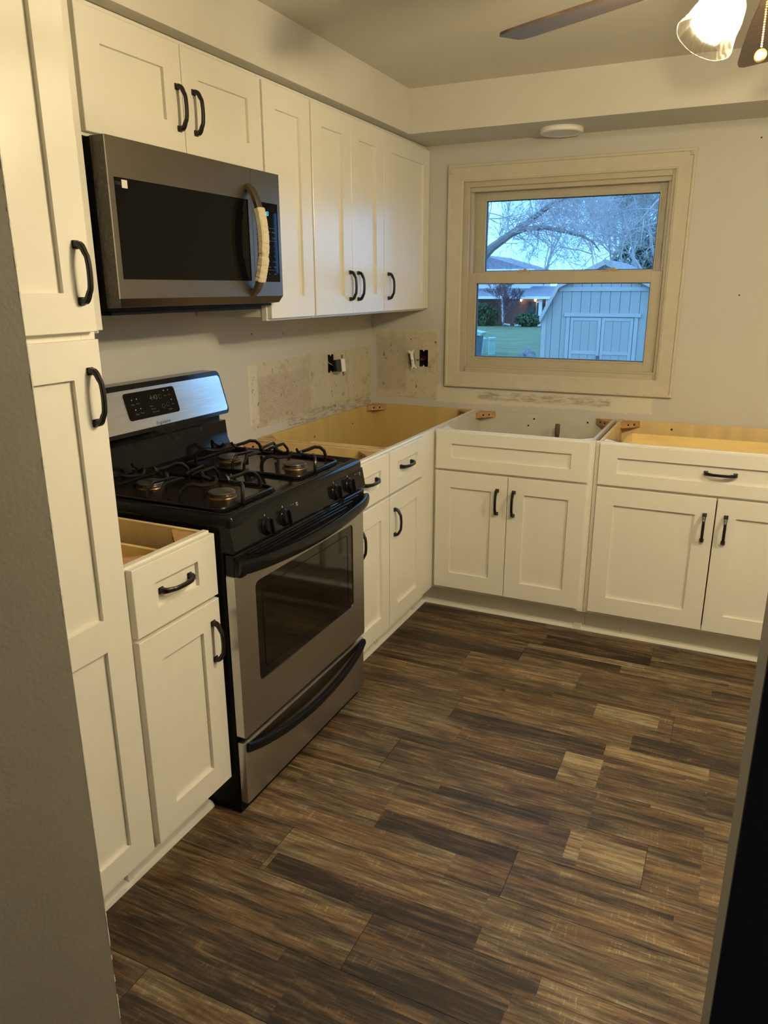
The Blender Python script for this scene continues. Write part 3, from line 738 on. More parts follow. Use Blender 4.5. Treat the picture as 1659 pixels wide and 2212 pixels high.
# shoe mouldings and their joints
def shoe(name, pts):
    mb = MB(); prof = [(0, 0), (.7, 0), (.68, .25), (.56, .48), (.35, .66), (.12, .75), (0, .75)]
    (kind, base, a, b) = pts
    A = []; B = []
    for d, z in prof:
        pa, pb = ((base+d, a, z), (base+d, b, z)) if kind == 'L' else ((a, base-d, z), (b, base-d, z))
        A.append(mb.bm.verts.new(pa)); B.append(mb.bm.verts.new(pb))
    n = len(prof)
    for i in range(n): mb.bm.faces.new((A[i], B[i], B[(i+1) % n], A[(i+1) % n]))
    mb.bm.faces.new(A); mb.bm.faces.new(B[::-1]); o = mb.build(name, TRIMW, smooth=60); o['kind'] = 'structure'; return o
s1 = shoe('trim_1', ('L', 21.0, -114.8, -87.3)); s2 = shoe('trim_2', ('L', 21.0, -57.2, -21.0)); s3 = shoe('trim_3', ('B', -21.0, 21.0, 89.2))
MB().box(21.0, 21.5, -101.0, -100.2, .05, 1.5, .05).build('joint_block', TRIMW, s1)
for q in ((21.0, 21.5, -27.6, -26.4, .05, 1.6), (21.0, 21.4, -43.1, -42.8, .05, 1.2), (21.0, 21.4, -42.5, -42.2, .05, 1.2)): MB().box(*q, .04).build('joint_block', TRIMW, s2)
for q in ((50.1, 51.4, -21.75, -21.0, .05, 1.15), (57.6, 57.8, -21.4, -21.0, .6, 1.4), (58.2, 58.4, -21.4, -21.0, .6, 1.4)): MB().box(*q, .04).build('joint_block', TRIMW, s3)

# wall cabinets
def upper(label, u0, u1, z0, doors, loc):
    t = thing('wall_cabinet', label, 'cabinet', loc)
    mb = MB(); mb.box(.05, 11.25, u0+.15, u1-.15, z0+.5, 84.1); mb.build('carcass', CABIN, t, smooth=0)
    F = MB(); UF.box(F, u0+.05, u0+1.5, z0, 84.1, -.8, 0, .03); UF.box(F, u1-1.5, u1-.05, z0, 84.1, -.8, 0, .03)
    UF.box(F, u0+1.5, u1-1.5, z0, z0+1.5, -.8, 0, .02); UF.box(F, u0+1.5, u1-1.5, 82.6, 84.1, -.8, 0, .02); F.build('face_frame', CAB, t)
    for d in doors: door(UF, d[0], d[1], z0+.31, 83.46, t, d[2])
    return t
upper('white wall cabinet above the microwave, two short doors with a handle each', -87.45, -57.2, 72.35, [(-87.1, -72.58, (-73.5, 77.1, True)), (-72.48, -57.42, (-70.7, 77.1, True))], (6, -72, 72.35))
upper('slim white wall cabinet squeezed between the tall pantry and the microwave', -99.6, -87.5, 54.0, [(-99.4, -87.7, None)], (6, -93, 54))
upper('white wall cabinet with one plain door and no handle, touching the microwave', -57.18, -45.06, 54.0, [(-56.94, -45.3, None)], (6, -51, 54))
upper('white wall cabinet with two tall doors and paired handles above the scarred wall', -45.04, -20.86, 54.0, [(-44.83, -32.93, (-33.9, 58.65, True)), (-32.83, -20.95, (-31.05, 58.6, True))], (6, -33, 54))
upper('white wall cabinet with one wide door closest to the window', -20.84, -.02, 54.0, [(-20.72, -.12, (-19.15, 58.6, True))], (6, -10, 54))

# ------------------------------------------------------------------ gas range
def rrect(a0, a1, b0, b1, r, k=5):
    out = []
    for cx, cy, s in ((a1-r, b1-r, 0), (a0+r, b1-r, 1), (a0+r, b0+r, 2), (a1-r, b0+r, 3)):
        for i in range(k+1):
            th = math.pi/2*(s + i/k); out.append((cx+r*math.cos(th), cy+r*math.sin(th)))
    return out
def make_range():
    L0, R0 = -87.2, -57.3
    t = thing('gas_range', 'black and stainless gas range with four burners between the white base cabinets', 'stove', (13, -72.25, 0))
    mb = MB(); mb.box(1.0, 25.4, L0+.1, R0-.1, .9, 35.0, .1); mb.box(2, 25.3, L0+.25, R0-.25, .02, 1.0); mb.build('body', BLKMAT, t)
    # storage drawer
    mb = MB(); mb.box(25.4, 26.45, L0+.15, R0-.15, 1.6, 9.55, .22, 2); d = mb.build('storage_drawer', STEEL, t)
    mb = MB(); n = 18; pts = []; wa = []; wb = []
    for i in range(n+1):
        f = i/n; s = 4*f*(1-f); y = L0+.5+(R0-L0-1.0)*f
        pts.append((26.5+.15+.75*s**.6, y, 8.95-1.75*s)); wa.append(.30+.14*s); wb.append(.55)
    mb.sweep(pts, wa, wb, (0, 0, 1), 10, .7); mb.build('handle', BLKEN, d)
    # flat dark sheet standing for shade and reflection in the scoop above the handle
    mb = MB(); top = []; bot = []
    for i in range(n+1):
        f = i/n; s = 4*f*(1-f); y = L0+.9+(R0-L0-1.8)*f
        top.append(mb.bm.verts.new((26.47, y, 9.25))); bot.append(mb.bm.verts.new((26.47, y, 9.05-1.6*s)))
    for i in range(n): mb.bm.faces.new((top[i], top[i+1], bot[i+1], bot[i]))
    mb.build('scoop_shade', STEELD, d, smooth=0)
    # oven door
    dr = None
    mb = MB(); bm = mb.bm; x1 = 26.55; x0 = 25.5; z0, z1 = 10.2, 29.6; w0, w1, v0, v1 = -83.5, -60.55, 15.64, 27.75
    outer = rrect(L0+.1, R0-.1, z0, z1, .3); inner = rrect(w0, w1, v0, v1, .7)
    A = [bm.verts.new((x1, a, b)) for a, b in outer]; B = [bm.verts.new((x1, a, b)) for a, b in inner]; A0 = [bm.verts.new((x0, a, b)) for a, b in outer]; B0 = [bm.verts.new((x1-.12, a, b)) for a, b in inner]
    n = len(A)
    for i in range(n):
        j = (i+1) % n
        bm.faces.new((A[i], A[j], B[j], B[i])); bm.faces.new((A0[i], A0[j], A[j], A[i])); bm.faces.new((B[i], B[j], B0[j], B0[i]))
    bm.faces.new(A0)
    dr = mb.build('oven_door', STEEL, t, smooth=0)
    mb = MB(); V = [mb.bm.verts.new((x1-.12, a, b)) for a, b in inner]; mb.bm.faces.new(V); V2 = [mb.bm.verts.new((x1-.3, a, b)) for a, b in inner]; mb.bm.faces.new(V2)
    n = len(V)
    for i in range(n): mb.bm.faces.new((V[i], V[(i+1) % n], V2[(i+1) % n], V2[i]))
    mb.build('oven_window', OVENG, dr, smooth=0)
    mb = MB()
    for dz in (0,):
        o = rrect(w0+1.4, w1-1.4, v0+1.2, v1-1.2, .5)
        mb.sweep([(x1-.10, a, b) for a, b in o], .03, .03, (1, 0, 0), 4, closed=True)
    mb.build('window_border', BLKMAT, dr)
    # black vented top of the door and the bowed bar handle
    mb = MB(); mb.box(25.5, 26.75, L0+.05, R0-.05, 29.5, 31.95, .15)
    cap = mb.build('door_cap', BLKEN, dr)
    for k in range(3): MB().box(26.72, 26.95-.03*k, L0+2.2+1.6*k, R0-2.2-1.6*k, 31.45-.42*k, 31.62-.42*k, .04).build('vent_rib', BLKEN, dr)
    mb = MB(); n = 22; pts = []; wa = []; wb = []
    for i in range(n+1):
        f = i/n; s = (4*f*(1-f))
        pts.append((26.6+.55+1.1*s**.55, L0+.15+(R0-L0-.3)*f, 30.65-.75*s)); wa.append(.42); wb.append(.78)
    mb.sweep(pts, wa, wb, (0, 0, 1), 12, .75); mb.box(26.3, 27.4, L0+.1, L0+1.4, 29.5, 31.4, .25, 2); mb.box(26.3, 27.4, R0-1.4, R0-.1, 29.5, 31.4, .25, 2)
    mb.build('handle', BLKEN, dr)
    # control panel, sloping
    PF = lambda u, v: (26.65 - (v-33.5)*.16 + .035, u, v)
    mb = MB(); mb.prism([(25.2, 32.15), (26.8, 32.15), (26.9, 32.4), (26.45, 34.9), (25.2, 34.9)], 1, L0, R0); cp = mb.build('control_panel', BLKEN, t, smooth=0)
    ax = (1, 0, .16)
    for k, y in enumerate((-81.0, -77.45, -65.5, -61.75)):
        mb = MB(); o = Vector(PF(y, 33.4)); mb.lathe([(0, 0), (1.0, 0), (1.02, .10), (.95, .2), (.88, .26), (.84, .58), (.76, .68), (0, .70)], o, ax, 28)
        kb = mb.build('knob', BLKEN, t)
        q = Vector((0, 0, 1)).rotation_difference(Vector(ax).normalized()); mb = MB()
        r = bmesh.ops.create_cube(mb.bm, size=1, matrix=Matrix.Translation(o + q @ Vector((0, 0, .80))) @ q.to_matrix().to_4x4() @ Matrix.Diagonal((1.65, .30, .5, 1)))
        bmesh.ops.bevel(mb.bm, geom=mb.bm.edges[:], offset=.1, segments=2, affect='EDGES'); mb.build('grip', BLKEN, kb)
        mb = MB(); P = [PF(y-.06, 34.55), PF(y+.06, 34.55), PF(y+.06, 34.75), PF(y-.06, 34.75)]; mb.quad(*P); mb.build('pointer_mark', PRINT, kb, smooth=0)
    for (y, s1, s2) in ((-83.25, 'Left', 'Front'), (-75.4, 'Left', 'Rear'), (-67.9, 'Right', 'Rear'), (-59.3, 'Right', 'Front')):
        up = 33.7 if y in (-83.25, -67.9) else 34.3
        text_mesh(s1, .42, None, y, up, PF, 'lettering', PRINT, cp); text_mesh(s2, .42, None, y, up-.42, PF, 'lettering', PRINT, cp)
        mb = MB()
        for i in range(4):
            a, b = y+.85+.22*(i % 2), up+.05-.24*(i//2); mb.lathe([(0, .01), (.09, .01), (.10, 0)] if i == (0 if 'Left' == s1 else 1) else [(.06, .01), (.09, .01), (.10, 0)], PF(a, b), ax, 8)
        mb.build('burner_mark', PRINT, cp, smooth=0, kind='stuff')
    # cooktop with raised rim and two sunken wells
    mb = MB(); bm = mb.bm
    o0 = rrect(4.2, 26.55, L0-.05, R0+.05, .9); loops = []
    for ins, z in ((0, 34.85), (0, 35.7), (.15, 36.0), (.55, 36.18), (.9, 36.12), (1.2, 35.85), (1.5, 35.78)):
        loops.append([bm.verts.new((a, b, z)) for a, b in rrect(4.2+ins, 26.55-ins*1.25, L0-.05+ins, R0+.05-ins, max(.35, .9-ins*.3))])
    n = len(o0)
    for A, B in zip(loops, loops[1:]):
        for i in range(n): bm.faces.new((A[i], A[(i+1) % n], B[(i+1) % n], B[i]))
    bm.faces.new(loops[-1]); bm.faces.new(loops[0][::-1])
    mb.build('cooktop', BLKEN, t, smooth=50)
    BX = (10.0, 20.0)
    for (ya, yb) in ((-85.4, -74.6), (-69.9, -59.1)):
        mb = MB(); bm = mb.bm
        lo = [[bm.verts.new((a, b, z)) for a, b in rrect(5.8+i, 24.2-i, ya+i, yb-i, 1.0)] for i, z in ((0, 35.86), (.12, 35.90), (.3, 35.86), (.5, 35.81))]
        n = len(lo[0])
        for A, B in zip(lo, lo[1:]):
            for i in range(n): bm.faces.new((A[i], A[(i+1) % n], B[(i+1) % n], B[i]))
        bm.faces.new(lo[-1]); mb.build('burner_well', BLKDIRT, t, smooth=50)
    burners = [(9.8, -80.0), (20.2, -80.0), (9.8, -64.5), (20.2, -64.5)]
    for (x, y) in burners:
        mb = MB(); mb.lathe([(0, 35.8), (1.7, 35.8), (1.65, 35.92), (1.35, 36.05), (1.28, 36.3), (0, 36.3)], (x, y, 0), n=24); bb = mb.build('burner', BRASSY, t)
        mb = MB(); mb.lathe([(1.25, 36.25), (1.5, 36.27), (1.55, 36.33), (1.48, 36.46), (1.1, 36.53), (0, 36.55)], (x, y, 0), n=28); mb.build('burner_cap', CAPM, bb)
        mb = MB()
        for k in range(20):
            th = 2*math.pi*k/20; c, s = math.cos(th), math.sin(th)
            mb.sweep([(x+1.3*c, y+1.3*s, 36.1), (x+1.4*c, y+1.4*s, 36.27)], .05, .05, (0, 0, 1), 4)
        mb.build('burner_teeth', CAPM, bb, kind='stuff')
    for (ya, yb) in ((-85.2, -74.8), (-69.7, -59.3)):        # one wire grate over each pair
        g = MB(); cy = (ya+yb)/2
        g.tube([(a, b, 36.02) for a, b in rrect(6.1, 23.9, ya, yb, 1.1)], .2, 8, closed=True)
        for sx in (1, -1):
            g.tube([(15+sx*.9, ya, 36.05), (15+sx*.9, ya+.1, 37.0), (15+sx*.8, ya+.9, 37.8), (15+sx*.55, cy-1.4, 37.7), (15+sx*.4, cy-.8, 37.5)], .2, 8); g.tube([(15+sx*.9, yb, 36.05), (15+sx*.9, yb-.1, 37.0), (15+sx*.8, yb-.9, 37.8), (15+sx*.55, cy+1.4, 37.7), (15+sx*.4, cy+.8, 37.5)], .2, 8)
        gr = g.build('grate', IRON, t)
        for bx in (9.8, 20.2):
            for k in range(4):
                th = math.pi/4 + math.pi/2*k + .35; c, s = math.cos(th), math.sin(th)
                # fingers: leave the frame, hump up, run in over the burner and curl upward at the tip
                R = min(4.9 if abs(c) > .3 else 9, abs(5.05/s) if abs(s) > .2 else 9)
                R = min(R, 4.3/abs(c) if abs(c) > .3 else 9)
                pr = [(R, 36.05), (R+.05, 36.7), (R-.1, 37.35), (R-.55, 37.85), (R-1.2, 37.95), ((R+1.0)/2, 37.7), (1.5, 37.55), (1.05, 37.7), (.8, 38.1)]
                swirl = .75
                P = []
                for rr, z in pr:
                    a = th + swirl*(1-rr/R)*.9; P.append((bx+rr*math.cos(a), cy+rr*math.sin(a), z))
                f = MB(); f.tube(P, [.23]*6+[.21, .19, .16], 8); f.build('grate_finger', IRON, gr)
    # backguard
    mb = MB(); mb.prism([(1.0, 35.0), (4.7, 35.0), (5.6, 35.9), (5.6, 36.15), (4.75, 36.5), (4.35, 37.4), (4.1, 39.9), (1.0, 39.9)], 1, L0+.1, R0-.1); mb.build('splash_panel', BLKEN, t, smooth=20)
    mb = MB(); mb.box(1.0, 3.6, L0+.8, R0-.8, 39.8, 41.4); mb.build('neck', BLKEN, t, smooth=0)
    mb = MB(); bm = mb.bm                               # control head, leaning back
    HF = lambda u, v, n=0: (4.95 - (v-41.1)*.285 + n, u, v)
    fr = [bm.verts.new(HF(a, b)) for a, b in rrect(L0, R0, 41.0, 47.0, .75)]; bk = [bm.verts.new((1.0, a, b)) for a, b in rrect(L0, R0, 41.0, 47.0, .75)]
    n = len(fr); bm.faces.new(fr); bm.faces.new(bk[::-1])
    for i in range(n): bm.faces.new((fr[i], fr[(i+1) % n], bk[(i+1) % n], bk[i]))
    hd = mb.build('control_head', BLKEN, t, smooth=0)
    def plate(a0, a1, b0, b1, r, n_, name, mat):
        mb = MB(); F_ = [mb.bm.verts.new(HF(a, b, n_)) for a, b in rrect(a0, a1, b0, b1, r)]; B_ = [mb.bm.verts.new(HF(a, b, n_-.07)) for a, b in rrect(a0, a1, b0, b1, r)]
        k = len(F_); mb.bm.faces.new(F_)
        for i in range(k): mb.bm.faces.new((F_[i], F_[(i+1) % k], B_[(i+1) % k], B_[i]))
        return mb.build(name, mat, hd, smooth=0)
    plate(L0+.3, R0-.3, 41.5, 46.35, .5, .06, 'steel_face', STEELP)
    plate(-77.0, -67.4, 42.55, 46.1, .45, .08, 'clock_bezel', STEELP); plate(-76.85, -67.55, 42.68, 45.97, .4, .10, 'clock_glass', GLASSB)
    TF = lambda u, v: HF(u, v, .115)
    text_mesh('4:43', .85, None, -71.75, 44.95, TF, 'clock_digits', GLOWG, hd)
    for (u, v, s_) in ((-75.6, 44.55, 'Bake'), (-74.7, 44.6, 'Broil'), (-75.3, 43.35, 'Clean'), (-74.4, 43.4, 'Timer'), (-72.55, 44.0, 'Oven'), (-72.3, 43.62, 'Preheat'), (-72.0, 43.25, 'Door Lock'), (-69.55, 44.95, 'Start'), (-68.75, 45.0, 'Stop'), (-68.6, 43.75, 'Off'), (-69.3, 43.2, 'Clock')):
        text_mesh(s_, .26, None, u, v, TF, 'lettering', PRINTG, hd)
    mb = MB()
    for (u, v) in ((-75.6, 45.1), (-74.75, 45.15), (-75.4, 43.9), (-74.5, 43.95), (-69.6, 45.6), (-68.8, 45.6), (-68.65, 44.35)): mb.lathe([(0, .02), (.07, .02), (.08, 0)], TF(u, v), (1, 0, .28), 8)
    mb.build('button_dot', PRINT, hd, kind='stuff')
    mb = MB()
    for (u, v) in ((-70.55, 44.95), (-70.4, 43.75), (-69.5, 43.85)): mb.lathe([(.25, .02), (.275, .02), (.28, 0)], TF(u, v), (1, 0, .28), 18)
    mb.build('button_ring', PRINTG, hd, kind='stuff')
    text_mesh('Frigidaire', .62, None, -71.3, 41.83, lambda u, v: HF(u, v, .075), 'lettering', PRINTD, hd, shear=.45, spacing=1.12)
make_range()

# ------------------------------------------------------------------ microwave
def make_microwave():
    L0, R0 = -87.0, -57.15; X = 14.8; Z0, Z1, ZB = 55.75, 72.25, 57.35
    t = thing('microwave', 'dark stainless over-the-range microwave with foam wrapped handle, under the short wall cabinet', 'microwave', (7, -72, Z0))
    mb = MB(); mb.box(.1, 12.9, L0+.05, R0-.05, Z0+.35, Z1-.03, .05); mb.build('body', BLKMAT, t)
    mb = MB(); mb.box(1.2, 12.2, L0+1.2, R0-1.5, Z0-.1, Z0+.4, .05); mb.build('underside_vent', BLKMAT, t)
    SY = -63.45
    def front(y0, y1, name, hole):
        mb = MB(); bm = mb.bm; xb = 13.0
        q = lambda *p: bm.faces.new([bm.verts.new(a) for a in p])
        h0, h1, w0, w1 = hole
        q((X, y0, ZB), (X, h0, ZB), (X, h0, Z1), (X, y0, Z1)); q((X, h1, ZB), (X, y1, ZB), (X, y1, Z1), (X, h1, Z1))
        q((X, h0, ZB), (X, h1, ZB), (X, h1, w0), (X, h0, w0)); q((X, h0, w1), (X, h1, w1), (X, h1, Z1), (X, h0, Z1))
        for A, B in (((h0, w0), (h1, w0)), ((h1, w0), (h1, w1)), ((h1, w1), (h0, w1)), ((h0, w1), (h0, w0))): q((X, *A), (X, *B), (X-.12, *B), (X-.12, *A))
        q((X, y0, ZB), (X, y1, ZB), (14.1, y1, 56.5), (14.1, y0, 56.5)); q((14.1, y0, 56.5), (14.1, y1, 56.5), (xb, y1, 56.4), (xb, y0, 56.4))
        q((X, y0, Z1), (X, y1, Z1), (xb, y1, Z1), (xb, y0, Z1))
        for y in (y0, y1): bm.faces.new([bm.verts.new(a) for a in ((xb, y, 56.4), (14.1, y, 56.5), (X, y, ZB), (X, y, Z1), (xb, y, Z1))])
        bmesh.ops.remove_doubles(bm, verts=bm.verts[:], dist=1e-4)
        return mb.build(name, STEELD, t, smooth=0)
    dr = front(L0, SY-.03, 'door', (-86.3, -64.2, 59.2, 68.65))
    MB().box(14.55, X-.10, -86.32, -64.18, 59.18, 68.67).build('window_glass', GLASSB, dr, smooth=0)
    MB().box(13.0, X-.02, L0-.05, L0, 56.45, Z1-.02).build('film_side', FILM, dr, smooth=0)
    # thin bright edge of the door skin
    MB().box(X-.06, X+.01, L0-.06, L0+.03, ZB, Z1).build('door_edge', STEELP, dr, smooth=0)
    # trapezoid grey strip of glass behind the handle
    pn = front(SY+.03, R0, 'control_side', (-62.6, -57.75, 59.1, 68.65))
    MB().box(14.55, X-.08, -62.62, -57.73, 59.08, 68.67).build('control_glass', GLASSB, pn, smooth=0)
    TF = lambda u, v: (X-.065, u, v)
    text_mesh('4:43', .75, None, -60.35, 67.35, TF, 'clock_digits', GLOWB, pn)
    for z in (65.65, 64.1, 60.55): MB().quad((X-.07, -61.6, z), (X-.07, -58.2, z), (X-.07, -58.2, z+.03), (X-.07, -61.6, z+.03)).build('divider_line', PRINTG, pn, smooth=0)
    rows = [(65.2, ('Popcorn', 'Potato', 'Reheat')), (64.5, ('Cook', 'Melt', 'Defrost')), (63.5, ('1', '2', '3')), (62.9, ('4', '5', '6')), (62.3, ('7', '8', '9')), (61.6, ('Timer', '0', 'Power')), (60.95, ('Off', 'Vent', 'Start')), (60.1, ('Light', 'Fan', 'Lock'))]
    for z, words_ in rows:
        for i, w in enumerate(words_): text_mesh(w, .30 if len(w) > 1 else .36, None, -61.3+1.3*i, z, TF, 'lettering', PRINTG, pn)
    # vertical bowed handle, lower two thirds wrapped in foam
    mb = MB(); n = 24; P = []; hy = -64.05
    path = []
    for i in range(n+1):
        f = i/n; s = 4*f*(1-f); path.append((X-.1+2.0*s**.62, hy, 57.6+12.6*f))
    mb.sweep(path, .60, .36, (1, 0, 0), 8, .5)
    h = mb.build('handle', STEELD, dr)
    mb = MB(); r = random.Random(5); pts = [p for p in path if 58.75 < p[2] < 67.9]; m = len(pts)
    dense = []
    for a, b in zip(pts, pts[1:]):
        for k in range(4): dense.append(tuple(a[i]+(b[i]-a[i])*k/4 for i in range(3)))
    dense.append(pts[-1]); cr = [0.0]*len(dense)
    wa = []; wb = []
    for i, p in enumerate(dense):
        dip = -.09 if 62.0 < p[2] < 62.35 else 0; wa.append(.74+r.uniform(-.03, .03)+dip); wb.append(.52+r.uniform(-.035, .035)+dip*.6)
    mb.sweep(dense, wa, wb, (1, 0, 0), 10, .55); mb.build('foam_wrap', WRAP, h, smooth=25)
    # sticker and icons on the glass
    MB().box(X-.10, X-.07, -85.2, -84.45, 67.75, 68.5).build('sticker', STICK, dr, smooth=0)
    mb = MB()
    for i in range(4):
        u = -86.05+.2*i; mb.sweep([(X-.085, a, b) for a, b in rrect(u, u+.15, 68.0, 68.25, .05, 2)], .012, .012, (1, 0, 0), 4, closed=True)
    mb.build('icon_row', PRINTG, dr, kind='stuff')
make_microwave()

# ------------------------------------------------------------------ hanging outlet and switch
def wires(t, fr, a, b, mats, sag=.5, seed=1):
    r = random.Random(seed)
    for i, m in enumerate(mats):
        P = []
        for k in range(7):
            f = k/6; s = 4*f*(1-f)
            P.append(fr(*[a[j]*(1-f)+b[j]*f + s*r.uniform(-.35, .35) for j in range(3)]))
        MB().tube(P, .07, 6).build('wire', m, t)
t = thing('outlet', 'white electrical outlet dangling on wires from a hole in the scarred wall', 'outlet', (1.5, -17.4, 44.2))
def outlet():
    q = Matrix.Translation(Vector((2.0, -16.5, 44.0))) @ Matrix.Rotation(math.radians(62), 4, 'Z') @ Matrix.Rotation(math.radians(-8), 4, 'X')
    def part(name, mat, boxes, parent):
        mb = MB()
        for b in boxes: mb.box(*b)
        for v in mb.bm.verts: v.co = q @ v.co
        return mb.build(name, mat, parent)
    body = part('receptacle_body', WHITEP, [(-.95, -.2, -.65, .65, -1.25, 1.25, .08)], t)
    part('receptacle_face', WHITEP, [(-.25, .12, -.52, .52, -1.15, 1.15, .12)], t)
    part('mounting_strap', GALV, [(-.28, -.2, -.35, .35, -2.0, 2.0, .02)], t)
    part('slot', BLKMAT, [(.08, .14, -.24, -.14, .35, .75), (.08, .14, .14, .24, .35, .75), (.08, .14, -.24, -.14, -.75, -.35), (.08, .14, .14, .24, -.75, -.35)], t)
    part('brown_insert', COPPER, [(.1, .15, -.2, .2, -.2, .25, .02)], t)
    part('rear_housing', BLKW, [(-2.1, -.9, -.6, .6, -1.1, 1.1, .1)], t)
outlet()
wires(t, FL, (-18.2, 44.6, -2.2), (-17.0, 44.1, 1.5), [CABLE, BLKW, BLKW, REDW, BLKW], seed=4)
t = thing('light_switch', 'loose metal strapped toggle switch hanging beside its open box near the window', 'switch', (10.2, -1, 44))
def lswitch():
    q = Matrix.Translation(Vector((9.95, -1.25, 44.1))) @ Matrix.Rotation(math.radians(34), 4, 'Z') @ Matrix.Rotation(math.radians(-9), 4, 'Y')
    def part(name, mat, boxes, parent=t):
        mb = MB()
        for b in boxes: mb.box(*b)
        for v in mb.bm.verts: v.co = q @ v.co
        return mb.build(name, mat, parent)
    part('mounting_strap', GALV, [(-.33, .33, -.05, 0, -1.65, 1.65, .02), (-.55, -.25, -.05, 0, 1.5, 1.95, .02), (.25, .55, -.05, 0, 1.5, 1.95, .02), (-.55, -.25, -.05, 0, -1.95, -1.5, .02), (.25, .55, -.05, 0, -1.95, -1.5, .02)])
    part('switch_body', BLKW, [(-.5, .5, 0, .95, -1.15, 1.15, .05)])
    part('toggle', WHITEP, [(-.22, .22, -.12, -.04, -.5, .5, .03), (-.12, .12, -.55, -.1, -.3, .05, .04)])
lswitch()
wires(t, FB, (11.9, 44.4, -2.2), (10.5, 43.9, .3), [REDW, BLKW, REDW, BLKW], seed=9)

# ------------------------------------------------------------------ ceiling disc light, ceiling fan
t = thing('disc_light', 'round white flat disc light, unlit, under the boxed ceiling above the window', 'ceiling light', (39.2, -5.9, 84.2))
MB().lathe([(0, 84.2), (3.55, 84.2), (3.6, 84.0), (3.6, 83.55), (3.45, 83.4), (3.05, 83.36), (3.0, 83.42)], (39.2, -5.9, 0), n=48).build('trim_ring', LAMPW, t)
MB().lathe([(3.0, 83.42), (2.0, 83.40), (0, 83.39)], (39.2, -5.9, 0), n=48).build('diffuser', LAMPD, t)

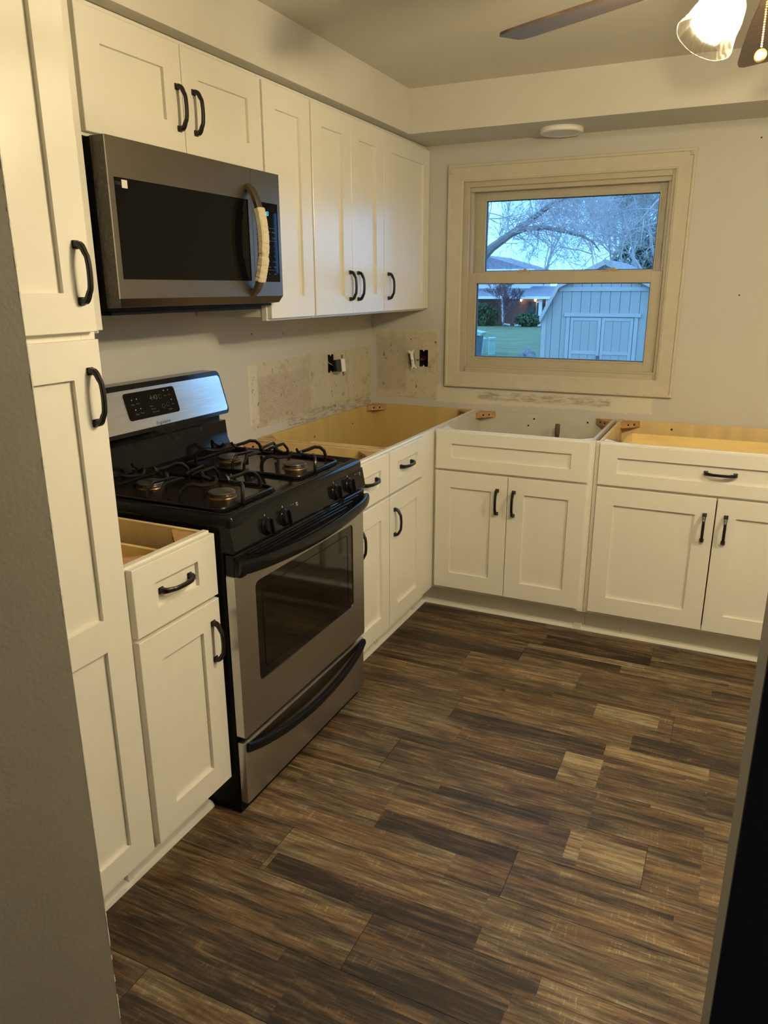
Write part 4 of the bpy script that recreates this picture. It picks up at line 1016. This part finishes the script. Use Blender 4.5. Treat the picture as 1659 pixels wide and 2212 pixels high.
t = thing('fill_dome', 'added frosted dome fill lamp, out of view on the dining end of the ceiling', 'ceiling light', (122, -80, CZ))  # lamp added out of view to lift the dark far walls
MB().lathe([(0, CZ), (6.2, CZ), (6.4, CZ-.5), (6.2, CZ-1.0), (5.4, CZ-1.0)], (122, -80, 0), n=40).build('base_pan', LAMPW, t)
MB().lathe([(5.6, CZ-1.0), (5.3, CZ-2.1), (4.2, CZ-3.1), (2.4, CZ-3.8), (0, CZ-4.0)], (122, -80, 0), n=40).build('dome', FILLM, t)
def make_fan():
    cx, cy, zb = 72.3, -75.9, 82.2
    t = thing('ceiling_fan', 'dark wooden ceiling fan with a glowing glass shade and brass pull chain', 'ceiling fan', (cx, cy, CZ))
    MB().lathe([(0, CZ), (2.9, CZ), (3.0, CZ-.6), (2.2, CZ-1.8), (.9, CZ-2.3), (.6, CZ-2.4), (.6, zb+4.6), (0, zb+4.6)], (cx, cy, 0), n=32).build('canopy', BRASS, t)
    MB().lathe([(0, zb+4.8), (2.5, zb+4.8), (4.6, zb+4.0), (5.0, zb+3.0), (5.0, zb+1.2), (4.2, zb+.4), (3.0, zb+.1), (0, zb+.1)], (cx, cy, 0), n=40).build('motor_housing', BRASS, t)
    MB().lathe([(0, zb+.15), (2.4, zb+.1), (2.5, zb-.6), (2.2, zb-1.6), (1.2, zb-2.3), (0, zb-2.4)], (cx, cy, 0), n=32).build('light_fitter', BRASS, t)
    a0 = math.radians(167.8); pit = math.radians(-8.6); RB = 24.0; dr = math.tan(math.radians(-5.0))
    for k in range(5):
        a = a0 - 2*math.pi/5*k; d = Vector((math.cos(a), math.sin(a), 0)); q = Vector((-d.y, d.x, 0))
        mb = MB()
        prof = [(6.5, 1.75), (8.5, 2.05), (13, 2.35), (18.5, 2.5), (RB-1.3, 2.5), (RB-.4, 2.3), (RB, 1.8)]
        edge = [(r, w) for r, w in prof] + [(r, -w) for r, w in prof[::-1]]
        def P(r, w, h): return Vector((cx, cy, zb)) + d*r + q*(w*math.cos(pit) - h*math.sin(pit)) + Vector((0, 0, 1))*(w*math.sin(pit) + h*math.cos(pit) + r*dr)
        A = [mb.bm.verts.new(P(r, w, -.12)) for r, w in edge]; B = [mb.bm.verts.new(P(r, w, .12)) for r, w in edge]
        n = len(edge); mb.bm.faces.new(A); mb.bm.faces.new(B[::-1])
        for i in range(n): mb.bm.faces.new((A[i], A[(i+1) % n], B[(i+1) % n], B[i]))
        b = mb.build('blade', WOODB, t, smooth=0)
        mb = MB(); mb.sweep([P(3.6, 0, .9), P(5.2, 0, .6), P(6.4, 0, .3), P(9.2, 0, .22)], [.7, .6, 1.1, 1.2], .12, (0, 0, 1), 6); mb.build('blade_iron', BRASS, b)
    K = .80
    for bulb, ax in ((Vector((67.3, -81.5, 76.75)), Vector((-.42, -.30, -.85))), (Vector((75.2, -83.5, 74.9)), Vector((.30, -.45, -.84)))):  # second lamp is out of view, added to brighten the far wall
        ax.normalize(); o = bulb - ax*2.3*K; h0 = Vector((cx, cy, 0)); dv = (Vector((o.x, o.y, 0))-h0).normalized()
        mb = MB(); mb.tube([h0 + dv*.9 + Vector((0, 0, zb-1.4)), h0 + dv*2.8 + Vector((0, 0, zb-1.3)), o - ax*.9, o + ax*.2], .32, 10); mb.lathe([(0, -.4), (.7, -.4), (.8, .15), (.7, .7), (0, .7)], o, ax, 20); mb.build('lamp_arm', BRASS, t)
        pr = [(.85, .5), (1.2, .8), (1.8, 1.6), (2.1, 2.6), (2.25, 3.6), (2.45, 4.4), (2.62, 4.9), (2.66, 5.05), (2.58, 5.05), (2.36, 4.4), (2.15, 3.6), (2.0, 2.6), (1.7, 1.65), (1.05, .9)]
        mb = MB(); mb.lathe([(r*K, z*K) for r, z in pr], o, ax, 48, lambda th, f: 1+.010*math.cos(8*th))
        s = mb.build('lamp_shade', SHADE, t, smooth=60)
        mb = MB(); mb.lathe([(r*K, z*K) for r, z in [(0, .8), (.55, .85), (.6, 1.3), (.95, 1.9), (1.25, 2.5), (1.2, 3.1), (.8, 3.6), (0, 3.8)]], o, ax, 24); mb.build('bulb', BULBM, s, smooth=80)
    # pull chain of brass beads with a medallion fob
    chx, chy = 70.05, -79.0; z = zb-2.2; mb = MB(); mb.sweep([(cx-.8, cy-1.4, zb-1.4), (chx+.2, chy+.2, zb-1.75), (chx, chy, z)], .05, .05, (0, 1, 0), 6)
    while z > 74.75:
        bmesh.ops.create_icosphere(mb.bm, subdivisions=1, radius=.085, matrix=Matrix.Translation((chx, chy, z-.1))); z -= .155
    ch = mb.build('pull_chain', BRASS, t, kind='stuff')
    mb = MB(); mb.lathe([(0, -.11), (.36, -.11), (.45, -.05), (.45, .05), (.36, .11), (.3, .08), (0, .08)], (chx, chy, z-.5), (-.35, -.9, .1), 24); mb.build('chain_fob', BRASS, ch)
make_fan()

# ------------------------------------------------------------------ outside
LAWN = M('lawn', (.085, .120, .045), .9, var=.35, scale=.02, bmp=1.0, bscale=.12)
def siding():
    m, nt, b = nodes('shed_siding'); p = pos_in(nt)
    L(nt, mixc(nt, noise(nt, scaled(nt, p, (1, 1, .05)), .15, 4), (.29, .275, .265), (.345, .33, .315)), b.inputs['Base Color']); b.inputs['Roughness'].default_value = .8; return m
SIDING = siding()
SHEDT = M('shed_trim', (.37, .355, .345), .8, var=.06, scale=.08)
SHINGLE = M('roof_shingle', (.20, .19, .23), .9, var=.25, scale=.1)
def brick_mat():
    m, nt, b = nodes('house_brick'); p = pos_in(nt)
    sx = N(nt, 'ShaderNodeSeparateXYZ'); L(nt, p, sx.inputs[0]); c = N(nt, 'ShaderNodeCombineXYZ'); L(nt, sx.outputs['X'], c.inputs[0]); L(nt, sx.outputs['Z'], c.inputs[1])
    br = N(nt, 'ShaderNodeTexBrick', Scale=.06); br.inputs['Color1'].default_value = (.20, .085, .065, 1); br.inputs['Color2'].default_value = (.15, .065, .055, 1); br.inputs['Mortar'].default_value = (.24, .20, .19, 1)
    L(nt, c.outputs[0], br.inputs['Vector']); L(nt, br.outputs['Color'], b.inputs['Base Color']); b.inputs['Roughness'].default_value = .9; return m
BRICKM = brick_mat()
HSID = M('house_white_siding', (.62, .63, .64), .8, var=.05, scale=.05)
HTRIM = M('house_white_trim', (.72, .73, .74), .7, var=.04, scale=.05)
HGLASS = M('house_window_glass', (.05, .06, .08), .15, var=.2, scale=.05)
BARK = M('bark', (.17, .15, .15), .95, var=.3, scale=.1)
TWIG = M('twig', (.40, .36, .36), .95, var=.2, scale=.02)
BUSHG = M('bush_green', (.040, .085, .035), .9, var=.5, scale=.06)
BUSHB = M('bare_shrub', (.13, .085, .10), .95, var=.3, scale=.05)
CONIF = M('conifer', (.10, .16, .12), .9, var=.4, scale=.03)
UTIL = M('utility_green', (.22, .36, .30), .6, var=.08, scale=.2)
BIN = M('bin_grey', (.07, .08, .10), .5, var=.15, scale=.1)
ROCK = M('rock', (.16, .15, .16), .95, var=.5, scale=.12, bmp=.6, bscale=.25)
mb = MB(); mb.quad((-2500, 8, -37), (1500, 8, -37), (1500, 1000, -39), (-2500, 1000, -39)); mb.quad((-2500, 1000, -39), (1500, 1000, -39), (1500, 2350, -62), (-2500, 2350, -62)); mb.quad((-2500, 2350, -62), (1500, 2350, -62), (1500, 5000, -80), (-2500, 5000, -80))
bmesh.ops.remove_doubles(mb.bm, verts=mb.bm.verts[:], dist=.1)
lw = mb.build('lawn', LAWN, smooth=0); lw['kind'] = 'structure'
def shed():
    Y = 520; GZ = -37.6; cx = -38.3
    t = thing('garden_shed', 'blue grey gambrel roofed garden shed with double doors outside the window', 'shed', (cx, Y, GZ))
    prof = [(-50.6, GZ), (-50.6, 35.4), (-37, 60.3), (0, 78.0), (37, 60.3), (50.6, 35.4), (50.6, GZ)]
    P = [(cx+a, b) for a, b in prof]
    MB().prism(P, 1, Y+1.2, Y+120).build('shell', SIDING, t, smooth=0)
    # vertical siding boards on the gable front, each cut to the roof line
    def roof_z(u):
        a = abs(u)
        return 78-(a/37)*17.7 if a <= 37 else 60.3-(a-37)/(50.6-37)*24.9
    u = -50.4; k = 0
    while u < 50.2:
        u1 = min(u+8.0, 50.4); mid = [u+.18] + ([0] if u < 0 < u1 else []) + [v for v in (-37, 37) if u < v < u1] + [u1-.18]; mid = sorted(mid)
        out = [(cx+u+.18, GZ+1)] + [(cx+u1-.18, GZ+1)] + [(cx+v, roof_z(v)-.4) for v in reversed(mid)]
        MB().prism(out, 1, Y, Y+1.3).build('siding_board', SIDING, t, smooth=0); u = u1
    # roof planes
    rp = [(-52.6, 33.2), (-37.6, 62), (0, 80.2), (37.6, 62), (52.6, 33.2)]
    for a, b in zip(rp, rp[1:]):
        MB().prism([(cx+a[0], a[1]), (cx+b[0], b[1]), (cx+b[0], b[1]-2.0), (cx+a[0], a[1]-2.0)], 1, Y-4, Y+124).build('roof_slab', SHINGLE, t, smooth=0)
        MB().prism([(cx+a[0], a[1]+.2), (cx+b[0], b[1]+.2), (cx+b[0]*.98, b[1]-4.2), (cx+a[0]*.98, a[1]-4.2)], 1, Y-5, Y-3.9).build('rake_board', SHEDT, t, smooth=0)
    B = lambda n, m, *a: MB().box(*a, .15).build(n, m, t)
    B('corner_board', SHEDT, cx-50.8, cx-47.0, Y-.8, Y, GZ, 36); B('corner_board', SHEDT, cx+47.0, cx+50.8, Y-.8, Y, GZ, 36)
    B('band_board', SHEDT, cx-37.5, cx+37.5, Y-.9, Y, 55.0, 58.4)
    B('door_header', SHEDT, cx-31.5, cx+31.5, Y-2.0, Y, 34.2, 37.2); B('door_trim', SHEDT, cx-29.6, cx-26.4, Y-1.2, Y, GZ, 34.2); B('door_trim', SHEDT, cx+26.4, cx+29.6, Y-1.2, Y, GZ, 34.2)
    for s in (-1, 1):
        u0, u1 = (cx-25.9, cx-.25) if s < 0 else (cx+.25, cx+25.9)
        d = MB().box(u0, u1, Y-.5, Y+.1, GZ+1.5, 33.6).build('door', SIDING, t, smooth=0)
        for a in ((u0, u0+2.6, GZ+1.5, 33.6), (u1-2.6, u1, GZ+1.5, 33.6), (u0+2.6, u1-2.6, 31.0, 33.6), (u0+2.6, u1-2.6, 3.0, 5.8), (u0+2.6, u1-2.6, GZ+1.5, GZ+4.5)): MB().box(a[0], a[1], Y-1.3, Y-.5, a[2], a[3], .1).build('door_rail', SHEDT, d)
        v = u0+2.6
        while v < u1-2.7:
            MB().box(v+.15, min(v+6.8, u1-2.6)-.15, Y-.9, Y-.5, GZ+2, 33.4).build('door_board', SIDING, d, smooth=0); v += 6.8
    MB().box(cx-2.2, cx+.4, Y-2.3, Y-1.2, -.5, 2.2, .2).build('latch', BIN, t)
shed()
def house():
    Y = 2300; GZ = -61
    t = thing('brick_house', 'distant brick house with a white upper floor and lit porch lights', 'house', (-640, Y, GZ))
    B = lambda n, m, a, p=t, s=0: MB().box(*a).build(n, m, p, smooth=s)
    B('brick_wall', BRICKM, (-820, -400, Y+30, Y+400, GZ, 28))
    MB().prism([(Y-12, 29), (Y+160, 62), (Y+420, 62), (Y+420, 24), (Y-12, 24)], 0, -840, -380).build('porch_roof', SHINGLE, t, smooth=0)
    B('gutter', HTRIM, (-840, -380, Y-20, Y-10, 23, 31)); 
    B('upper_wall', HSID, (-900, -596, Y+120, Y+420, 55, 116))
    MB().prism([(-925, 112), (-575, 112), (-760, 165), (-900, 165)], 1, Y+90, Y+440).build('upper_roof', SHINGLE, t, smooth=0)
    B('upper_gutter', HTRIM, (-925, -575, Y+82, Y+92, 109, 117))
    for x in (-690, -650, -615):
        w = B('window', HTRIM, (x-15, x+15, Y+114, Y+121, 88, 112)); B('pane', HGLASS, (x-11, x+11, Y+112, Y+115, 90, 110), w)
    B('front_door', HGLASS, (-572, -552, Y+24, Y+31, GZ+8, 14)); B('porch_post', HTRIM, (-530, -520, Y-8, Y+2, GZ, 24)); B('porch_post', HTRIM, (-508, -498, Y-8, Y+2, GZ, 24))
    w = B('window', HTRIM, (-545, -533, Y+22, Y+31, -30, 14)); B('pane', HGLASS, (-543, -535, Y+20, Y+23, -28, 12), w)
    MB().tube([(-651, Y-8, 24), (-651, Y-4, 12), (-648, Y-4, -46), (-640, Y-14, -56), (-618, Y-20, -58)], 3.0, 6).build('downspout', HTRIM, t)
    B('porch_step', HTRIM, (-600, -560, Y-30, Y, GZ, GZ+8))
    for x in (-594, -547): MB().blob((x, Y+14, 20), 3.4, 3.4, 5, 2).build('porch_lamp', PORCH, t)
house()
def leafy(name, label, cat, o, rx, ry, rz, mat, n, seed, group=None, size=7):
    r = random.Random(seed); t = thing(name, label, cat, (o[0], o[1], o[2]-rz), group)
    mb = MB(); bm = mb.bm
    for i in range(n):
        while True:
            v = Vector((r.uniform(-1, 1), r.uniform(-1, 1), r.uniform(-1, 1)))
            if .25 < v.length < 1: break
        p = Vector(o) + Vector((v.x*rx, v.y*ry, v.z*rz)); d = Vector((r.gauss(0, 1), r.gauss(0, 1), r.gauss(0, 1))).normalized(); e = d.cross(Vector((r.gauss(0, 1), r.gauss(0, 1), r.gauss(0, 1)))).normalized(); s = size*r.uniform(.5, 1.3)
        bm.faces.new([bm.verts.new(p + d*s), bm.verts.new(p + e*s*.45), bm.verts.new(p - d*s*.6), bm.verts.new(p - e*s*.45)])
    mb.build('leaves', mat, t, smooth=0, kind='stuff')
    for k in range(5):
        a = k*1.3; MB().tube([(o[0], o[1], o[2]-rz), (o[0]+rx*.25*math.cos(a), o[1]+ry*.25*math.sin(a), o[2]-rz*.3), (o[0]+rx*.6*math.cos(a), o[1]+ry*.6*math.sin(a), o[2]+rz*.4)], [2.2, 1.5, .5], 5).build('stem', BARK, t)
    return t
leafy('garden_shrub', 'rounded dark green bush by the downspout of the brick house', 'bush', (-705, 2240, -30), 62, 50, 40, BUSHG, 1800, 1, size=8)
leafy('garden_shrub', 'low green bush under the porch lights of the brick house', 'bush', (-545, 2225, -40), 42, 30, 22, BUSHG, 900, 2, size=7)
def branchy(name, label, base, d0, length, r0, depth, seed, mat=TWIG, spread=.55, cat='tree', kids=3, group=None, up=.12, side=4):
    r = random.Random(seed); t = thing(name, label, cat, base, group); T = MB(); B = MB(); rmin = .00022*(base[1]+145)
    def grow(p, d, ln, rad, lev):
        pts = [p]; q = p; n = 4; dd = d
        for i in range(n):
            dd = (dd + Vector((r.gauss(0, .13), r.gauss(0, .13), r.gauss(0, .10)+up*.4))).normalized(); q = q + dd*(ln/n); pts.append(q)
        (T if lev == 0 else B).tube(pts, [max(rmin, rad*(1-.45*i/n)) for i in range(n+1)], (3 if lev > 3 else side) if lev else 7)
        if lev >= depth: return
        for k in range(kids + (1 if lev == 0 else 0)):
            i = r.choice([2, 3, 4, 4]); 
            e = (dd + Vector((r.gauss(0, spread), r.gauss(0, spread), r.gauss(0, spread*.8)+up))).normalized()
            grow(pts[i], e, ln*r.uniform(.58, .82), rad*r.uniform(.42, .6), lev+1)
    grow(Vector(base), Vector(d0).normalized(), length, r0, 0)
    T.build('trunk', BARK if mat is TWIG else mat, t); B.build('branches', mat, t, kind='stuff'); return t
branchy('bare_shrub', 'leafless purplish shrub in front of the brick house', (-615, 2190, -58), (0, 0, 1), 52, 2.4, 5, 21, BUSHB, .8, 'shrub', 4, up=.25)
branchy('bare_tree', 'bare spreading tree right behind the roof of the brick house', (-612, 2600, -66), (.04, 0, 1), 230, 7, 6, 4, spread=.48, kids=3)
branchy('bare_tree', 'bare tree standing partly hidden by the low slope of the shed roof near the house', (-150, 1250, -45), (-.1, 0, 1), 150, 4.5, 6, 9, spread=.6, kids=4)
branchy('bare_tree', 'dense bare tree rising above the peak of the shed', (-60, 1050, -42), (0, 0, 1), 140, 4, 6, 14, spread=.65, kids=4)
branchy('bare_tree', 'bare tree over the shed roof on its side away from the house', (40, 1180, -42), (-.1, 0, 1), 150, 4.5, 6, 17, spread=.65, kids=4)
branchy('bare_tree', 'tall distant bare tree past the low roof of the brick house', (-430, 2900, -75), (0, 0, 1), 260, 7, 6, 23, spread=.55, kids=3)
branchy('bare_tree', 'distant bare tree in the gap between house and shed', (-270, 2450, -70), (0, 0, 1), 230, 7, 6, 29, spread=.6, kids=4)
leafy('conifer_tree', 'bluish evergreen tree beyond the shed roof', 'tree', (-118, 1500, 70), 75, 60, 115, CONIF, 2600, 5, size=11)
def limb_tree():
    t = thing('bare_tree', 'near bare tree whose thick limbs arch across the upper window pane', 'tree', (-135, 352, -37.5))
    MB().tube([(-135, 352, -38), (-133, 352, 10), (-124, 351, 45), (-108, 350, 64), (-90, 350, 77)], [9, 7.5, 6.5, 4.6, 3.4], 10).build('trunk', BARK, t)
    j = [(-90, 350, 77), (-84, 350, 83), (-72.5, 350, 90.5)]
    a = j + [(-60.5, 350, 98), (-52, 351, 104.3), (-43.9, 352, 109.3), (-30, 354, 115.2), (-8, 357, 124)]
    b = [(-72.5, 350, 90.5), (-66, 349, 92.8), (-60.6, 349, 94), (-48.8, 348, 94.2), (-37, 347, 91.6), (-25.4, 346, 88.5), (-18, 345, 84.3), (-13.5, 345, 78.8)]
    m1 = MB().tube(a, [3.2, 2.9, 2.4, 1.9, 1.7, 1.5, 1.2, .7], 8).build('limb', BARK, t); m2 = MB().tube(b, [1.9, 1.7, 1.6, 1.4, 1.2, .9, .6, .25], 8).build('limb', BARK, t)
    r = random.Random(31); B = MB()
    def tw(p, d, ln, rad, lev):
        pts = [p]; q = p
        for i in range(4):
            d = (d + Vector((r.gauss(0, .16), r.gauss(0, .12), r.gauss(0, .16)))).normalized(); q = q + d*ln/4; pts.append(q)
        if min(p_.z for p_ in map(Vector, pts)) < 64: return
        B.tube(pts, [rad*(1-.18*i) for i in range(5)], 4)
        if lev < 4:
            for k in range(3): tw(pts[r.choice([1, 2, 3, 4])], (d + Vector((r.gauss(0, .7), r.gauss(0, .4), r.gauss(0, .7)))).normalized(), ln*r.uniform(.5, .75), max(.09, rad*.6), lev+1)
    for path, cnt in ((a, 30), (b, 30)):
        for k in range(cnt):
            i = r.randrange(1, len(path)-1); p = Vector(path[i]).lerp(Vector(path[i+1]), r.random())
            tw(p, Vector((r.gauss(.3, .6), r.gauss(0, .4), r.gauss(.1, .8))).normalized(), r.uniform(14, 28), r.uniform(.28, .5), 0)
    for (p, d) in (((-96, 352, 100), (1, 0, .15)), ((-100, 352, 108), (1, 0, -.05)), ((20, 356, 112), (-1, 0, -.25)), ((24, 356, 104), (-1, 0, -.35)), ((26, 356, 98), (-1, 0, -.2)), ((22, 356, 120), (-1, 0, -.3))):
        tw(Vector(p), Vector(d), 34, .6, 0)
    B.build('twigs', TWIG, t, kind='stuff')
limb_tree()
def pedestal(label, x, y, h, r_):
    t = thing('utility_pedestal', label, 'utility box', (x, y, -39.2), 'green utility pedestals on the lawn')
    MB().lathe([(0, -39.5), (r_, -39.5), (r_, -39.2+h*.86), (r_*1.12, -39.2+h*.86), (r_*1.12, -39.2+h*.97), (r_*.9, -39.2+h), (0, -39.2+h)], (x, y, 0), n=20).build('housing', UTIL, t)
pedestal('smaller pale green utility pedestal on the lawn, nearer the waste bin', -287, 975, 24, 4.2)
pedestal('larger pale green utility pedestal on the lawn, nearer the shed', -270, 962, 26, 5.4)
def bin_():
    t = thing('waste_bin', 'dark bin with tilted lid next to the utility pedestals', 'bin', (-276, 905, -39))
    mb = MB(); mb.prism([(-284, -39), (-271, -39), (-268, -6), (-286, -6)], 1, 896, 914); mb.build('bin_body', BIN, t, smooth=0)
    mb = MB(); mb.prism([(-288, -4), (-266, -7.5), (-264, -3), (-286, 1.5)], 1, 893, 917); mb.build('lid', UTIL, t, smooth=0)
bin_()
t = tag(MB().blob((-172, 800, -30), 11, 9, 14, 3, .14, random.Random(6)).build('rough_stone', ROCK, smooth=0), 'rough dark stone standing on the lawn against the shed corner', 'rock')
